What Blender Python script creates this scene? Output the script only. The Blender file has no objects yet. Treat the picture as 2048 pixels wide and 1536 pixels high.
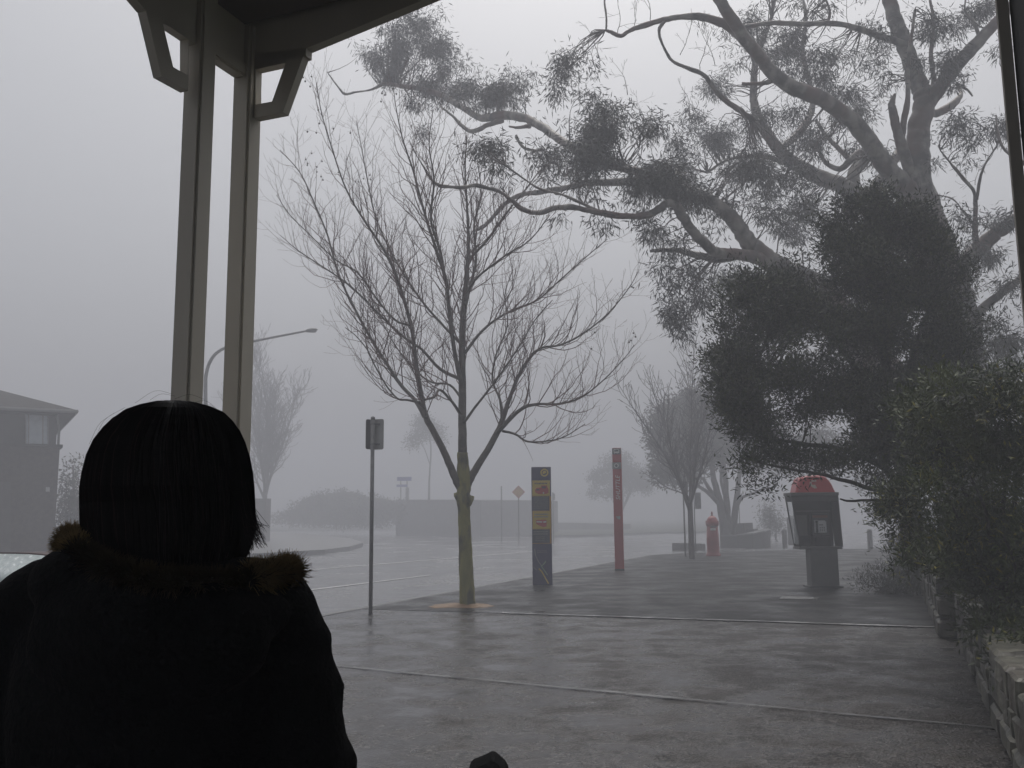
import bpy, math, random
import numpy as np
from mathutils import Vector, Matrix, noise

random.seed(7)
rng = np.random.default_rng(7)
SC = bpy.context.scene
COL = SC.collection
R = math.radians

# ---------------------------------------------------------------- camera
F = 1850.0            # focal length in pixels of the 2048 px wide frame
PITCH = math.atan(262.0 / F)
CZ = 1.45
ROLL = 0.009
cam_d = bpy.data.cameras.new('camera')
cam_d.sensor_width = 36.0
cam_d.lens = F / 2048 * 36.0
cam_d.clip_start = 0.05
cam_d.clip_end = 2000
cam = bpy.data.objects.new('camera', cam_d)
COL.objects.link(cam)
cam.location = (0, 0, CZ)
SC.camera = cam
FW = Vector((0, math.cos(PITCH), math.sin(PITCH)))
UP0 = Vector((0, -math.sin(PITCH), math.cos(PITCH)))
RTV = Vector((1, 0, 0)) * math.cos(ROLL) - UP0 * math.sin(ROLL)
UPV = UP0 * math.cos(ROLL) + Vector((1, 0, 0)) * math.sin(ROLL)
cam.rotation_euler = Matrix((RTV, UPV, -FW)).transposed().to_euler()

# ---------------------------------------------------------------- world, sun, exposure
SUN_EL, SUN_AZ = R(66), R(12)
world = bpy.data.worlds.new('World')
SC.world = world
world.use_nodes = True
wt = world.node_tree
bg = wt.nodes['Background']
sky = wt.nodes.new('ShaderNodeTexSky')
sky.sky_type = 'NISHITA'
sky.sun_disc = False
sky.sun_elevation = SUN_EL
sky.sun_rotation = SUN_AZ
sky.air_density = 1.0
sky.dust_density = 8.0
sky.ozone_density = 1.0
hs = wt.nodes.new('ShaderNodeHueSaturation')
hs.inputs['Saturation'].default_value = 0.27
wt.links.new(sky.outputs[0], hs.inputs['Color'])
wt.links.new(hs.outputs[0], bg.inputs['Color'])
bg.inputs['Strength'].default_value = 0.135

sl = bpy.data.lights.new('sun', 'SUN')
sl.energy = 0.5
sl.angle = R(25)
sl.color = (1.0, 0.97, 0.93)
so = bpy.data.objects.new('sun', sl)
COL.objects.link(so)
sdir = Vector((math.sin(SUN_AZ) * math.cos(SUN_EL), math.cos(SUN_AZ) * math.cos(SUN_EL), math.sin(SUN_EL)))
so.rotation_euler = sdir.to_track_quat('Z', 'Y').to_euler()
so.location = (-10, 10, 40)

SC.view_settings.view_transform = 'Standard'
SC.view_settings.look = 'None'
SC.view_settings.exposure = 0.12
SC.view_settings.gamma = 1.0
SC.cycles.max_bounces = 8
SC.cycles.volume_bounces = 2
SC.cycles.diffuse_bounces = 3
SC.cycles.glossy_bounces = 3
SC.cycles.transparent_max_bounces = 8
SC.cycles.use_denoising = True
SC.cycles.caustics_reflective = False
SC.cycles.caustics_refractive = False
FOG = 0.0182


# ---------------------------------------------------------------- projection helpers
def ray(px, py):
    x = (px - 1024) / F
    y = -(py - 768) / F
    return RTV * x + UPV * y + FW


def P(px, py, Y):
    d = ray(px, py)
    return Vector((0, 0, CZ)) + d * (Y / d.y)


def terr(X, Y):
    t = min(max((Y - 28) / 34.0, 0), 1)
    return 0.0 * t


def G(px, py, dz=0.0):
    d = ray(px, py)
    lo, hi = 2.0, 150.0
    for _ in range(50):
        m = (lo + hi) / 2
        p = Vector((0, 0, CZ)) + d * (m / d.y)
        if p.z > terr(p.x, p.y) + dz:
            lo = m
        else:
            hi = m
    return Vector((0, 0, CZ)) + d * (lo / d.y)


def pxm(Y, n=1.0):
    return n * Y / F


ANG = math.atan(0.40)
UD = Vector((math.sin(ANG), math.cos(ANG), 0))
WD = Vector((math.cos(ANG), -math.sin(ANG), 0))


def UW(u, w, z=0.0):
    return UD * u + WD * w + Vector((0, 0, z))


def tou(p):
    return p.x * UD.x + p.y * UD.y


def tow(p):
    return p.x * WD.x + p.y * WD.y


def PLw(px, py, w):      # ray meets the plane w = const
    d = ray(px, py)
    t = w / (d.x * WD.x + d.y * WD.y)
    return Vector((0, 0, CZ)) + d * t


def PLu(px, py, u):
    d = ray(px, py)
    t = u / (d.x * UD.x + d.y * UD.y)
    return Vector((0, 0, CZ)) + d * t


# ---------------------------------------------------------------- materials
MATS = {}


def mat(name, c1, c2=None, scale=5.0, rough=0.6, r2=None, bump=0.0, bscale=30.0, spec=0.5, stretch=(1, 1, 1),
        metal=0.0, detail=6.0, c3=None, scale3=1.0, lo=0.35, hi=0.65, coat=0.0, trans=0.0, spotc=None, spots=60):
    m = bpy.data.materials.new(name)
    m.use_nodes = True
    nt = m.node_tree
    b = nt.nodes['Principled BSDF']
    b.inputs['Roughness'].default_value = rough
    b.inputs['Metallic'].default_value = metal
    b.inputs['Specular IOR Level'].default_value = spec
    b.inputs['Coat Weight'].default_value = coat
    if trans:
        b.inputs['Transmission Weight'].default_value = trans
    tc = nt.nodes.new('ShaderNodeTexCoord')
    mp = nt.nodes.new('ShaderNodeMapping')
    mp.inputs['Scale'].default_value = stretch
    nt.links.new(tc.outputs['Object'], mp.inputs['Vector'])
    c2 = c2 or tuple(min(1, v * 1.25) for v in c1)
    n = nt.nodes.new('ShaderNodeTexNoise')
    n.inputs['Scale'].default_value = scale
    n.inputs['Detail'].default_value = detail
    nt.links.new(mp.outputs[0], n.inputs['Vector'])
    cr = nt.nodes.new('ShaderNodeValToRGB')
    cr.color_ramp.elements[0].position = lo
    cr.color_ramp.elements[1].position = hi
    cr.color_ramp.elements[0].color = (*c1, 1)
    cr.color_ramp.elements[1].color = (*c2, 1)
    nt.links.new(n.outputs['Fac'], cr.inputs[0])
    out = cr.outputs[0]
    if c3:
        n3 = nt.nodes.new('ShaderNodeTexNoise')
        n3.inputs['Scale'].default_value = scale3
        n3.inputs['Detail'].default_value = 5
        nt.links.new(mp.outputs[0], n3.inputs['Vector'])
        r3 = nt.nodes.new('ShaderNodeMapRange')
        r3.inputs[1].default_value = 0.5
        r3.inputs[2].default_value = 0.62
        nt.links.new(n3.outputs['Fac'], r3.inputs[0])
        mx = nt.nodes.new('ShaderNodeMixRGB')
        mx.inputs[2].default_value = (*c3, 1)
        nt.links.new(r3.outputs[0], mx.inputs[0])
        nt.links.new(out, mx.inputs[1])
        out = mx.outputs[0]
    nt.links.new(out, b.inputs['Base Color'])
    if r2 is not None:
        mr = nt.nodes.new('ShaderNodeMapRange')
        mr.inputs[3].default_value = rough
        mr.inputs[4].default_value = r2
        mr.inputs[1].default_value = 0.3
        mr.inputs[2].default_value = 0.7
        nt.links.new(n.outputs['Fac'], mr.inputs[0])
        nt.links.new(mr.outputs[0], b.inputs['Roughness'])
    if bump:
        nb = nt.nodes.new('ShaderNodeTexNoise')
        nb.inputs['Scale'].default_value = bscale
        nb.inputs['Detail'].default_value = 8
        nt.links.new(mp.outputs[0], nb.inputs['Vector'])
        bp = nt.nodes.new('ShaderNodeBump')
        bp.inputs['Strength'].default_value = bump
        bp.inputs['Distance'].default_value = 0.02
        nt.links.new(nb.outputs['Fac'], bp.inputs['Height'])
        nt.links.new(bp.outputs[0], b.inputs['Normal'])
    MATS[name] = m
    return m


def wet_ground(name, dry1, dry2, puddle=0.5, agg=90.0, agg_amt=0.6, rough_dry=0.42, rough_wet=0.06, bumpd=0.004,
               pscale=0.55, warm=(0.06, 0.045, 0.035), width=0.12, bstr=0.6, dark=0.55, spec=(0.12, 0.5), bias=0.0):
    """wet paving: stones in a binder, wetter patches are darker and smoother"""
    m = bpy.data.materials.new(name)
    m.use_nodes = True
    nt = m.node_tree
    L = nt.links
    b = nt.nodes['Principled BSDF']
    tc = nt.nodes.new('ShaderNodeTexCoord')
    vo = nt.nodes.new('ShaderNodeTexVoronoi')
    vo.inputs['Scale'].default_value = agg
    L.new(tc.outputs['Object'], vo.inputs['Vector'])
    cr = nt.nodes.new('ShaderNodeValToRGB')
    e = cr.color_ramp.elements
    e[0].color = (*dry1, 1)
    e[1].color = (*dry2, 1)
    e[0].position = 0.35
    sepc = nt.nodes.new('ShaderNodeSeparateColor')
    L.new(vo.outputs['Color'], sepc.inputs[0])
    L.new(sepc.outputs[0], cr.inputs[0])
    # large tone patches
    n1 = nt.nodes.new('ShaderNodeTexNoise')
    n1.inputs['Scale'].default_value = 3.0
    n1.inputs['Detail'].default_value = 6
    L.new(tc.outputs['Object'], n1.inputs['Vector'])
    mx = nt.nodes.new('ShaderNodeMixRGB')
    mx.inputs[2].default_value = (*warm, 1)
    r1 = nt.nodes.new('ShaderNodeMapRange')
    r1.inputs[1].default_value = 0.42
    r1.inputs[2].default_value = 0.66
    r1.inputs[4].default_value = 0.7
    L.new(n1.outputs['Fac'], r1.inputs[0])
    L.new(r1.outputs[0], mx.inputs[0])
    L.new(cr.outputs[0], mx.inputs[1])
    # wetness mask
    n2 = nt.nodes.new('ShaderNodeTexNoise')
    n2.inputs['Scale'].default_value = pscale
    n2.inputs['Detail'].default_value = 9
    n2.inputs['Roughness'].default_value = 0.62
    L.new(tc.outputs['Object'], n2.inputs['Vector'])
    wm = nt.nodes.new('ShaderNodeMapRange')
    wm.inputs[1].default_value = puddle - width / 2
    wm.inputs[2].default_value = puddle + width / 2
    if bias:      # the paving falls towards the kerb, so water gathers on that side
        sx = nt.nodes.new('ShaderNodeSeparateXYZ')
        L.new(tc.outputs['Object'], sx.inputs[0])
        bm = nt.nodes.new('ShaderNodeMapRange')
        bm.inputs[1].default_value = 2.5
        bm.inputs[2].default_value = -3.0
        bm.inputs[3].default_value = -bias * 0.6
        bm.inputs[4].default_value = bias
        L.new(sx.outputs[0], bm.inputs[0])
        ba = nt.nodes.new('ShaderNodeMath')
        ba.operation = 'ADD'
        L.new(n2.outputs['Fac'], ba.inputs[0])
        L.new(bm.outputs[0], ba.inputs[1])
        L.new(ba.outputs[0], wm.inputs[0])
    else:
        L.new(n2.outputs['Fac'], wm.inputs[0])
    dk = nt.nodes.new('ShaderNodeMixRGB')
    dk.blend_type = 'MULTIPLY'
    dk.inputs[2].default_value = (dark, dark, dark, 1)
    L.new(wm.outputs[0], dk.inputs[0])
    L.new(mx.outputs[0], dk.inputs[1])
    L.new(dk.outputs[0], b.inputs['Base Color'])
    # gloss breaks up with a finer noise
    nf = nt.nodes.new('ShaderNodeTexNoise')
    nf.inputs['Scale'].default_value = 9
    nf.inputs['Detail'].default_value = 8
    L.new(tc.outputs['Object'], nf.inputs['Vector'])
    rr = nt.nodes.new('ShaderNodeMapRange')
    rr.inputs[3].default_value = rough_dry
    rr.inputs[4].default_value = rough_wet
    L.new(wm.outputs[0], rr.inputs[0])
    ad = nt.nodes.new('ShaderNodeMath')
    ad.operation = 'MULTIPLY_ADD'
    ad.inputs[1].default_value = 0.17
    L.new(nf.outputs['Fac'], ad.inputs[0])
    L.new(rr.outputs[0], ad.inputs[2])
    L.new(ad.outputs[0], b.inputs['Roughness'])
    # bump: aggregate fades under the water film, ripples stay
    inv = nt.nodes.new('ShaderNodeMath')
    inv.operation = 'MULTIPLY_ADD'
    inv.inputs[1].default_value = -0.85
    inv.inputs[2].default_value = 1.0
    L.new(wm.outputs[0], inv.inputs[0])
    nb = nt.nodes.new('ShaderNodeTexNoise')
    nb.inputs['Scale'].default_value = 55
    nb.inputs['Detail'].default_value = 4
    L.new(tc.outputs['Object'], nb.inputs['Vector'])
    sm = nt.nodes.new('ShaderNodeMath')
    sm.operation = 'ADD'
    L.new(nb.outputs['Fac'], sm.inputs[0])
    L.new(vo.outputs['Distance'], sm.inputs[1])
    mu = nt.nodes.new('ShaderNodeMath')
    mu.operation = 'MULTIPLY'
    L.new(sm.outputs[0], mu.inputs[0])
    L.new(inv.outputs[0], mu.inputs[1])
    bp = nt.nodes.new('ShaderNodeBump')
    bp.inputs['Strength'].default_value = bstr
    bp.inputs['Distance'].default_value = bumpd
    L.new(mu.outputs[0], bp.inputs['Height'])
    L.new(bp.outputs[0], b.inputs['Normal'])
    sp_m = nt.nodes.new('ShaderNodeMapRange')
    sp_m.inputs[3].default_value = spec[0]
    sp_m.inputs[4].default_value = spec[1]
    L.new(wm.outputs[0], sp_m.inputs[0])
    L.new(sp_m.outputs[0], b.inputs['Specular IOR Level'])
    MATS[name] = m
    return m


# ---------------------------------------------------------------- mesh building
ORG = {}


class MB:
    def __init__(s):
        s.v, s.f, s.m = [], [], []

    def add(s, vs, fs, mi=0):
        k = len(s.v)
        s.v += [tuple(v) for v in vs]
        s.f += [tuple(i + k for i in f) for f in fs]
        s.m += [mi] * len(fs)
        return s

    def box(s, c, size, rot=None, mi=0, bev=0.0):
        hx, hy, hz = size[0] / 2, size[1] / 2, size[2] / 2
        M = rot if rot is not None else Matrix.Identity(3)
        c = Vector(c)
        if bev <= 0:
            vs = [c + M @ Vector((sx * hx, sy * hy, sz * hz)) for sx in (-1, 1) for sy in (-1, 1) for sz in (-1, 1)]
            s.add(vs, [(0, 1, 3, 2), (4, 6, 7, 5), (0, 4, 5, 1), (2, 3, 7, 6), (0, 2, 6, 4), (1, 5, 7, 3)], mi)
        else:
            b = min(bev, hx * 0.8, hy * 0.8, hz * 0.8)
            ring = []
            for (z, i) in ((-hz, b), (-hz + b, 0), (hz - b, 0), (hz, b)):
                x, y = hx - i, hy - i
                q = b
                ring.append([(-x + q, -y, z), (x - q, -y, z), (x, -y + q, z), (x, y - q, z), (x - q, y, z), (-x + q, y, z), (-x, y - q, z), (-x, -y + q, z)])
            vs = [c + M @ Vector(p) for r in ring for p in r]
            fs = []
            for k in range(3):
                for j in range(8):
                    a, d = k * 8 + j, k * 8 + (j + 1) % 8
                    fs.append((a, d, d + 8, a + 8))
            fs.append(tuple(reversed(range(8))))
            fs.append(tuple(range(24, 32)))
            s.add(vs, fs, mi)
        return s

    def tube(s, pts, rad, n=8, mi=0, cap=True, squash=None):
        pts = [Vector(p) for p in pts]
        if not hasattr(rad, '__len__'):
            rad = [rad] * len(pts)
        k = len(s.v)
        T0 = (pts[1] - pts[0]).normalized()
        ref = Vector((0, 1, 0)) if abs(T0.y) < 0.9 else Vector((1, 0, 0))
        N = (ref - T0 * ref.dot(T0)).normalized()
        vs, fs = [], []
        for i, p in enumerate(pts):
            T = (pts[min(i + 1, len(pts) - 1)] - pts[max(i - 1, 0)])
            T = T.normalized() if T.length > 1e-9 else T0
            N = N - T * N.dot(T)
            N = N.normalized() if N.length > 1e-6 else T.orthogonal().normalized()
            B = T.cross(N)
            for j in range(n):
                a = 2 * math.pi * j / n
                vs.append(p + (N * math.cos(a) + B * math.sin(a)) * rad[i])
        for i in range(len(pts) - 1):
            for j in range(n):
                a, b = i * n + j, i * n + (j + 1) % n
                fs.append((a, b, b + n, a + n))
        if cap:
            fs.append(tuple(reversed(range(n))))
            fs.append(tuple(range((len(pts) - 1) * n, len(pts) * n)))
        s.add(vs, fs, mi)
        return s

    def lathe(s, c, prof, n=24, mi=0, sx=1.0, sy=1.0, rot=0.0):
        c = Vector(c)
        vs, fs = [], []
        for (r, z) in prof:
            for j in range(n):
                a = 2 * math.pi * j / n + rot
                vs.append(c + Vector((r * math.cos(a) * sx, r * math.sin(a) * sy, z)))
        for i in range(len(prof) - 1):
            for j in range(n):
                a, b = i * n + j, i * n + (j + 1) % n
                fs.append((a, b, b + n, a + n))
        fs.append(tuple(reversed(range(n))))
        fs.append(tuple(range((len(prof) - 1) * n, len(prof) * n)))
        s.add(vs, fs, mi)
        return s

    def prism(s, poly, d, mi=0):
        """poly: world points of one flat face, extruded by vector d"""
        n = len(poly)
        d = Vector(d)
        vs = [Vector(p) for p in poly] + [Vector(p) + d for p in poly]
        fs = [tuple(range(n)), tuple(reversed(range(n, 2 * n)))]
        for i in range(n):
            j = (i + 1) % n
            fs.append((i, i + n, j + n, j))
        s.add(vs, fs, mi)
        return s

    def ringprism(s, outer, inner, d, mi=0):
        n = len(outer)
        d = Vector(d)
        vs = [Vector(p) for p in outer] + [Vector(p) for p in inner]
        vs += [v + d for v in vs]
        fs = []
        for i in range(n):
            j = (i + 1) % n
            fs.append((i, j, n + j, n + i))
            fs.append((2 * n + j, 2 * n + i, 3 * n + i, 3 * n + j))
            fs.append((i, 2 * n + i, 2 * n + j, j))
            fs.append((n + j, 3 * n + j, 3 * n + i, n + i))
        s.add(vs, fs, mi)
        return s

    def ball(s, c, r, mi=0, seg=12, rings=8, sc=(1, 1, 1), rot=None):
        c = Vector(c)
        vs, fs = [], []
        M = rot if rot is not None else Matrix.Identity(3)
        for i in range(1, rings):
            t = math.pi * i / rings
            for j in range(seg):
                a = 2 * math.pi * j / seg
                vs.append(c + M @ Vector((r * math.sin(t) * math.cos(a) * sc[0], r * math.sin(t) * math.sin(a) * sc[1], r * math.cos(t) * sc[2])))
        top = len(vs)
        vs.append(c + M @ Vector((0, 0, r * sc[2])))
        vs.append(c + M @ Vector((0, 0, -r * sc[2])))
        for i in range(rings - 2):
            for j in range(seg):
                a, b = i * seg + j, i * seg + (j + 1) % seg
                fs.append((a, a + seg, b + seg, b))
        for j in range(seg):
            fs.append((top, j, (j + 1) % seg))
            fs.append((top + 1, (rings - 2) * seg + (j + 1) % seg, (rings - 2) * seg + j))
        s.add(vs, fs, mi)
        return s

    def build(s, name, mats, parent=None, smooth=False, org=None, auto=None):
        me = bpy.data.meshes.new(name)
        o0 = ORG.get(parent.name, Vector()) if parent is not None else (Vector(org) if org is not None else Vector())
        vs = [(v[0] - o0.x, v[1] - o0.y, v[2] - o0.z) for v in s.v]
        me.from_pydata(vs, [], s.f)
        if not isinstance(mats, (list, tuple)):
            mats = [mats]
        for m in mats:
            me.materials.append(MATS[m] if isinstance(m, str) else m)
        if len(mats) > 1:
            me.polygons.foreach_set('material_index', s.m)
        if smooth:
            me.polygons.foreach_set('use_smooth', [True] * len(me.polygons))
        me.update()
        return link(me, name, parent, o0)


def link(me, name, parent, o0):
    o = bpy.data.objects.new(name, me)
    COL.objects.link(o)
    ORG[o.name] = Vector(o0)
    if parent is not None:
        o.parent = parent
    else:
        o.location = o0
    return o


def quads_mesh(name, V, m, parent=None, org=None, smooth=False):
    """V: (N,4,3) array"""
    o0 = ORG.get(parent.name, Vector()) if parent is not None else Vector(org if org is not None else (0, 0, 0))
    V = V - np.array(o0)
    n = len(V)
    me = bpy.data.meshes.new(name)
    me.vertices.add(n * 4)
    me.vertices.foreach_set('co', V.reshape(-1).astype(np.float32))
    me.loops.add(n * 4)
    me.loops.foreach_set('vertex_index', np.arange(n * 4, dtype=np.int32))
    me.polygons.add(n)
    me.polygons.foreach_set('loop_start', np.arange(0, n * 4, 4, dtype=np.int32))
    me.polygons.foreach_set('loop_total', np.full(n, 4, dtype=np.int32))
    me.update(calc_edges=True)
    me.validate()
    me.materials.append(MATS[m])
    return link(me, name, parent, o0)


def root(name, loc, label, cat, group=None):
    o = bpy.data.objects.new(name, None)
    COL.objects.link(o)
    o.location = loc
    o.empty_display_size = 0.2
    ORG[o.name] = Vector(loc)
    return tag(o, label, cat, group)


def tag(o, label=None, cat=None, group=None, kind=None):
    if label: o['label'] = label
    if cat: o['category'] = cat
    if group: o['group'] = group
    if kind: o['kind'] = kind
    return o


def copy_tree(o, parent=None):
    c = o.copy()
    COL.objects.link(c)
    ORG[c.name] = ORG[o.name].copy()
    c.parent = parent
    for ch in list(o.children):
        copy_tree(ch, c)
    return c


def mod(o, kind, **kw):
    m = o.modifiers.new(kind.lower(), kind)
    for k, v in kw.items():
        setattr(m, k, v)
    return m


def rotz(a):
    return Matrix.Rotation(a, 3, 'Z')


STREET = rotz(-ANG)      # local x -> WD, local y -> UD


def text_mesh(body, size, name, m, loc, rot, parent, ext=0.002, shear=0.0, align='CENTER'):
    cu = bpy.data.curves.new(name, 'FONT')
    cu.body = body
    cu.size = size
    cu.extrude = ext
    cu.shear = shear
    cu.align_x = align
    cu.align_y = 'CENTER'
    t = bpy.data.objects.new('tmp', cu)
    COL.objects.link(t)
    dg = bpy.context.evaluated_depsgraph_get()
    me = bpy.data.meshes.new_from_object(t.evaluated_get(dg))
    bpy.data.objects.remove(t)
    me.transform(rot.to_4x4())
    o0 = ORG[parent.name]
    me.transform(Matrix.Translation(Vector(loc) - o0))
    me.materials.clear()
    me.materials.append(MATS[m])
    me.name = name
    return link(me, name, parent, o0)


# ---------------------------------------------------------------- material list
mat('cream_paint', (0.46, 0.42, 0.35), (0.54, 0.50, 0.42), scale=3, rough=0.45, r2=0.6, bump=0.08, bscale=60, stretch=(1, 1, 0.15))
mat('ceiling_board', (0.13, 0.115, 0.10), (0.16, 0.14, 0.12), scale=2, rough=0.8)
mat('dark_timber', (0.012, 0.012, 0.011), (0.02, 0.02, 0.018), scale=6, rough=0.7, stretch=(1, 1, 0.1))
mat('grey_timber', (0.5, 0.47, 0.42), (0.58, 0.54, 0.48), scale=6, rough=0.7, stretch=(1, 1, 0.1), bump=0.1)
mat('dark_metal', (0.02, 0.02, 0.022), (0.03, 0.03, 0.032), rough=0.5)
mat('galv', (0.13, 0.13, 0.13), (0.19, 0.19, 0.19), scale=14, rough=0.45, r2=0.6, metal=0.3)
mat('plate_back', (0.26, 0.26, 0.255), (0.31, 0.31, 0.30), scale=4, rough=0.5, metal=0.2)
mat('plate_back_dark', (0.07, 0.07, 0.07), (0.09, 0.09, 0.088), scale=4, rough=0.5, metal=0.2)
mat('plane_bark', (0.14, 0.135, 0.016), (0.24, 0.22, 0.045), scale=7, rough=0.55, bump=0.5, bscale=14, c3=(0.055, 0.055, 0.022), scale3=5, stretch=(1, 1, 0.4))
mat('limb_bark', (0.055, 0.045, 0.036), (0.10, 0.088, 0.072), scale=9, rough=0.6, bump=0.5, bscale=20, c3=(0.035, 0.03, 0.024), scale3=6)
mat('twig_bark', (0.07, 0.024, 0.02), (0.10, 0.045, 0.036), scale=6, rough=0.6)
mat('grey_twig', (0.045, 0.038, 0.034), (0.07, 0.06, 0.052), scale=6, rough=0.6)
mat('seed', (0.022, 0.016, 0.013), (0.035, 0.025, 0.02), rough=0.9)
mat('gum_bark', (0.045, 0.041, 0.036), (0.25, 0.23, 0.205), scale=3.4, rough=0.55, bump=0.35, bscale=6, c3=(0.10, 0.055, 0.042), scale3=1.1, stretch=(1, 1, 0.8), lo=0.42, hi=0.6)
mat('gum_leaf', (0.014, 0.018, 0.011), (0.034, 0.04, 0.024), scale=1.5, rough=0.5)
mat('dead_twig', (0.055, 0.042, 0.036), (0.08, 0.062, 0.052), rough=0.7)
mat('bush_leaf', (0.007, 0.012, 0.004), (0.020, 0.030, 0.007), scale=2.0, rough=0.6)
mat('bush_leaf_olive', (0.02, 0.032, 0.004), (0.045, 0.062, 0.008), scale=2.0, rough=0.6)
mat('green_leaf', (0.018, 0.032, 0.004), (0.085, 0.11, 0.010), scale=2.2, rough=0.5, lo=0.42, hi=0.72)
mat('yellow_leaf', (0.18, 0.17, 0.025), (0.24, 0.21, 0.03), scale=2, rough=0.5)
mat('bush_stem', (0.02, 0.016, 0.013), (0.03, 0.026, 0.02), rough=0.8)
mat('far_leaf', (0.035, 0.042, 0.026), (0.055, 0.062, 0.036), scale=1, rough=0.8)
mat('stone', (0.014, 0.015, 0.011), (0.13, 0.125, 0.095), scale=4.5, rough=0.4, r2=0.6, bump=0.6, bscale=18, c3=(0.05, 0.042, 0.03), scale3=2.4)
mat('mortar', (0.05, 0.048, 0.043), (0.08, 0.075, 0.068), scale=20, rough=0.8, bump=0.5)
mat('soil', (0.018, 0.014, 0.01), (0.035, 0.028, 0.02), scale=14, rough=0.8, bump=0.8, bscale=30)
mat('litter', (0.14, 0.07, 0.024), (0.26, 0.15, 0.06), scale=40, rough=0.5, bump=0.7, bscale=70)
mat('kerb_stone', (0.10, 0.10, 0.098), (0.16, 0.16, 0.155), scale=12, rough=0.35, bump=0.2)
mat('road_paint', (0.5, 0.5, 0.5), (0.75, 0.75, 0.74), scale=25, rough=0.3)
mat('joint', (0.10, 0.10, 0.10), (0.42, 0.42, 0.41), scale=3, rough=0.25)
mat('joint_dull', (0.03, 0.03, 0.03), (0.17, 0.17, 0.165), scale=2.5, rough=0.3)
mat('pale_wall', (0.10, 0.098, 0.092), (0.14, 0.137, 0.13), scale=3, rough=0.8, bump=0.4)
mat('grass', (0.025, 0.035, 0.018), (0.045, 0.055, 0.03), scale=3, rough=0.9, bump=0.8, bscale=12)
mat('navy', (0.014, 0.014, 0.075), (0.022, 0.022, 0.10), scale=3, rough=0.3, coat=0.2)
mat('slate', (0.022, 0.03, 0.05), (0.03, 0.04, 0.062), scale=30, rough=0.35)
mat('sign_yellow', (0.52, 0.37, 0.03), (0.6, 0.44, 0.05), scale=4, rough=0.35)
mat('sign_orange', (0.50, 0.24, 0.02), (0.56, 0.3, 0.03), scale=4, rough=0.35)
mat('sign_green', (0.2, 0.35, 0.2), (0.28, 0.42, 0.28), scale=4, rough=0.4)
mat('sign_red', (0.42, 0.02, 0.018), (0.48, 0.035, 0.028), scale=4, rough=0.35)
mat('sign_white', (0.6, 0.6, 0.58), (0.7, 0.7, 0.68), scale=4, rough=0.4)
mat('sign_grey', (0.2, 0.21, 0.21), (0.27, 0.28, 0.28), scale=9, rough=0.4)
mat('sign_blue', (0.02, 0.04, 0.30), (0.03, 0.06, 0.38), scale=4, rough=0.4)
mat('pillar_red', (0.34, 0.012, 0.016), (0.42, 0.02, 0.024), scale=1.5, rough=0.3, coat=0.3)
mat('post_red', (0.24, 0.014, 0.014), (0.31, 0.022, 0.02), scale=3, rough=0.35, coat=0.2)
mat('booth_red', (0.42, 0.003, 0.006), (0.5, 0.006, 0.01), scale=2, rough=0.3, coat=0.3)
mat('booth_grey', (0.085, 0.085, 0.082), (0.115, 0.115, 0.11), scale=3, rough=0.5)
mat('booth_dark', (0.022, 0.022, 0.022), (0.032, 0.032, 0.032), scale=3, rough=0.5)
mat('handset', (0.008, 0.008, 0.008), (0.012, 0.012, 0.012), rough=0.4)
mat('phone_panel', (0.5, 0.51, 0.52), (0.6, 0.61, 0.62), rough=0.4)
mat('logo', (0.42, 0.33, 0.27), (0.5, 0.4, 0.33), rough=0.5)
mat('booth_orange', (0.12, 0.03, 0.008), (0.15, 0.04, 0.01), rough=0.5)
mat('brick', (0.05, 0.042, 0.035), (0.085, 0.07, 0.06), scale=8, rough=0.8, bump=0.3, bscale=25)
mat('render_wall', (0.05, 0.048, 0.044), (0.07, 0.066, 0.06), scale=2, rough=0.8)
mat('roof_tile', (0.04, 0.038, 0.036), (0.065, 0.062, 0.058), scale=12, rough=0.95, bump=0.5, spec=0.1)
mat('window_frame', (0.3, 0.3, 0.3), (0.36, 0.36, 0.36), rough=0.5)
mat('garage', (0.06, 0.055, 0.05), (0.08, 0.075, 0.065), rough=0.6)
mat('pane', (0.5, 0.56, 0.6), (0.6, 0.66, 0.7), rough=0.05)  # pale blue stands in for the sky reflected in the glass
mat('hair', (0.003, 0.002, 0.002), (0.007, 0.004, 0.0035), scale=9, spec=0.12, rough=0.5, stretch=(1, 1, 0.1))
mat('hair_red', (0.012, 0.004, 0.004), (0.018, 0.006, 0.006), spec=0.2, rough=0.5)
mat('coat', (0.006, 0.0064, 0.0066), (0.0105, 0.011, 0.0112), scale=8, rough=0.95, bump=0.6, bscale=120, spec=0.08)
mat('fur_dark', (0.03, 0.022, 0.012), (0.06, 0.042, 0.022), scale=9, rough=0.8, spec=0.2)
mat('fur', (0.17, 0.12, 0.055), (0.34, 0.25, 0.12), scale=14, rough=0.8, spec=0.2)
mat('skin', (0.45, 0.29, 0.22), (0.5, 0.33, 0.25), rough=0.5)
mat('trousers', (0.01, 0.011, 0.016), (0.015, 0.016, 0.022), rough=0.9)
mat('shoe', (0.01, 0.01, 0.01), (0.014, 0.014, 0.014), rough=0.4)
mat('bag', (0.003, 0.003, 0.003), (0.005, 0.005, 0.005), rough=0.9, bump=0.4, bscale=90, spec=0.04)
mat('car_silver', (0.22, 0.225, 0.23), (0.26, 0.265, 0.27), rough=0.3, metal=0.3, coat=0.6)
mat('car_roof', (0.03, 0.012, 0.012), (0.04, 0.016, 0.016), rough=0.6)
mat('car_glass', (0.36, 0.41, 0.42), (0.44, 0.49, 0.5), scale=30, rough=0.12, r2=0.3, bump=0.4, bscale=40, stretch=(1, 1, 0.25))
mat('tyre', (0.012, 0.012, 0.012), (0.018, 0.018, 0.018), rough=0.8)
mat('lamp_head', (0.16, 0.16, 0.155), (0.2, 0.2, 0.195), rough=0.5)
mat('lens', (0.3, 0.3, 0.3), (0.35, 0.35, 0.35), rough=0.2)
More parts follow.
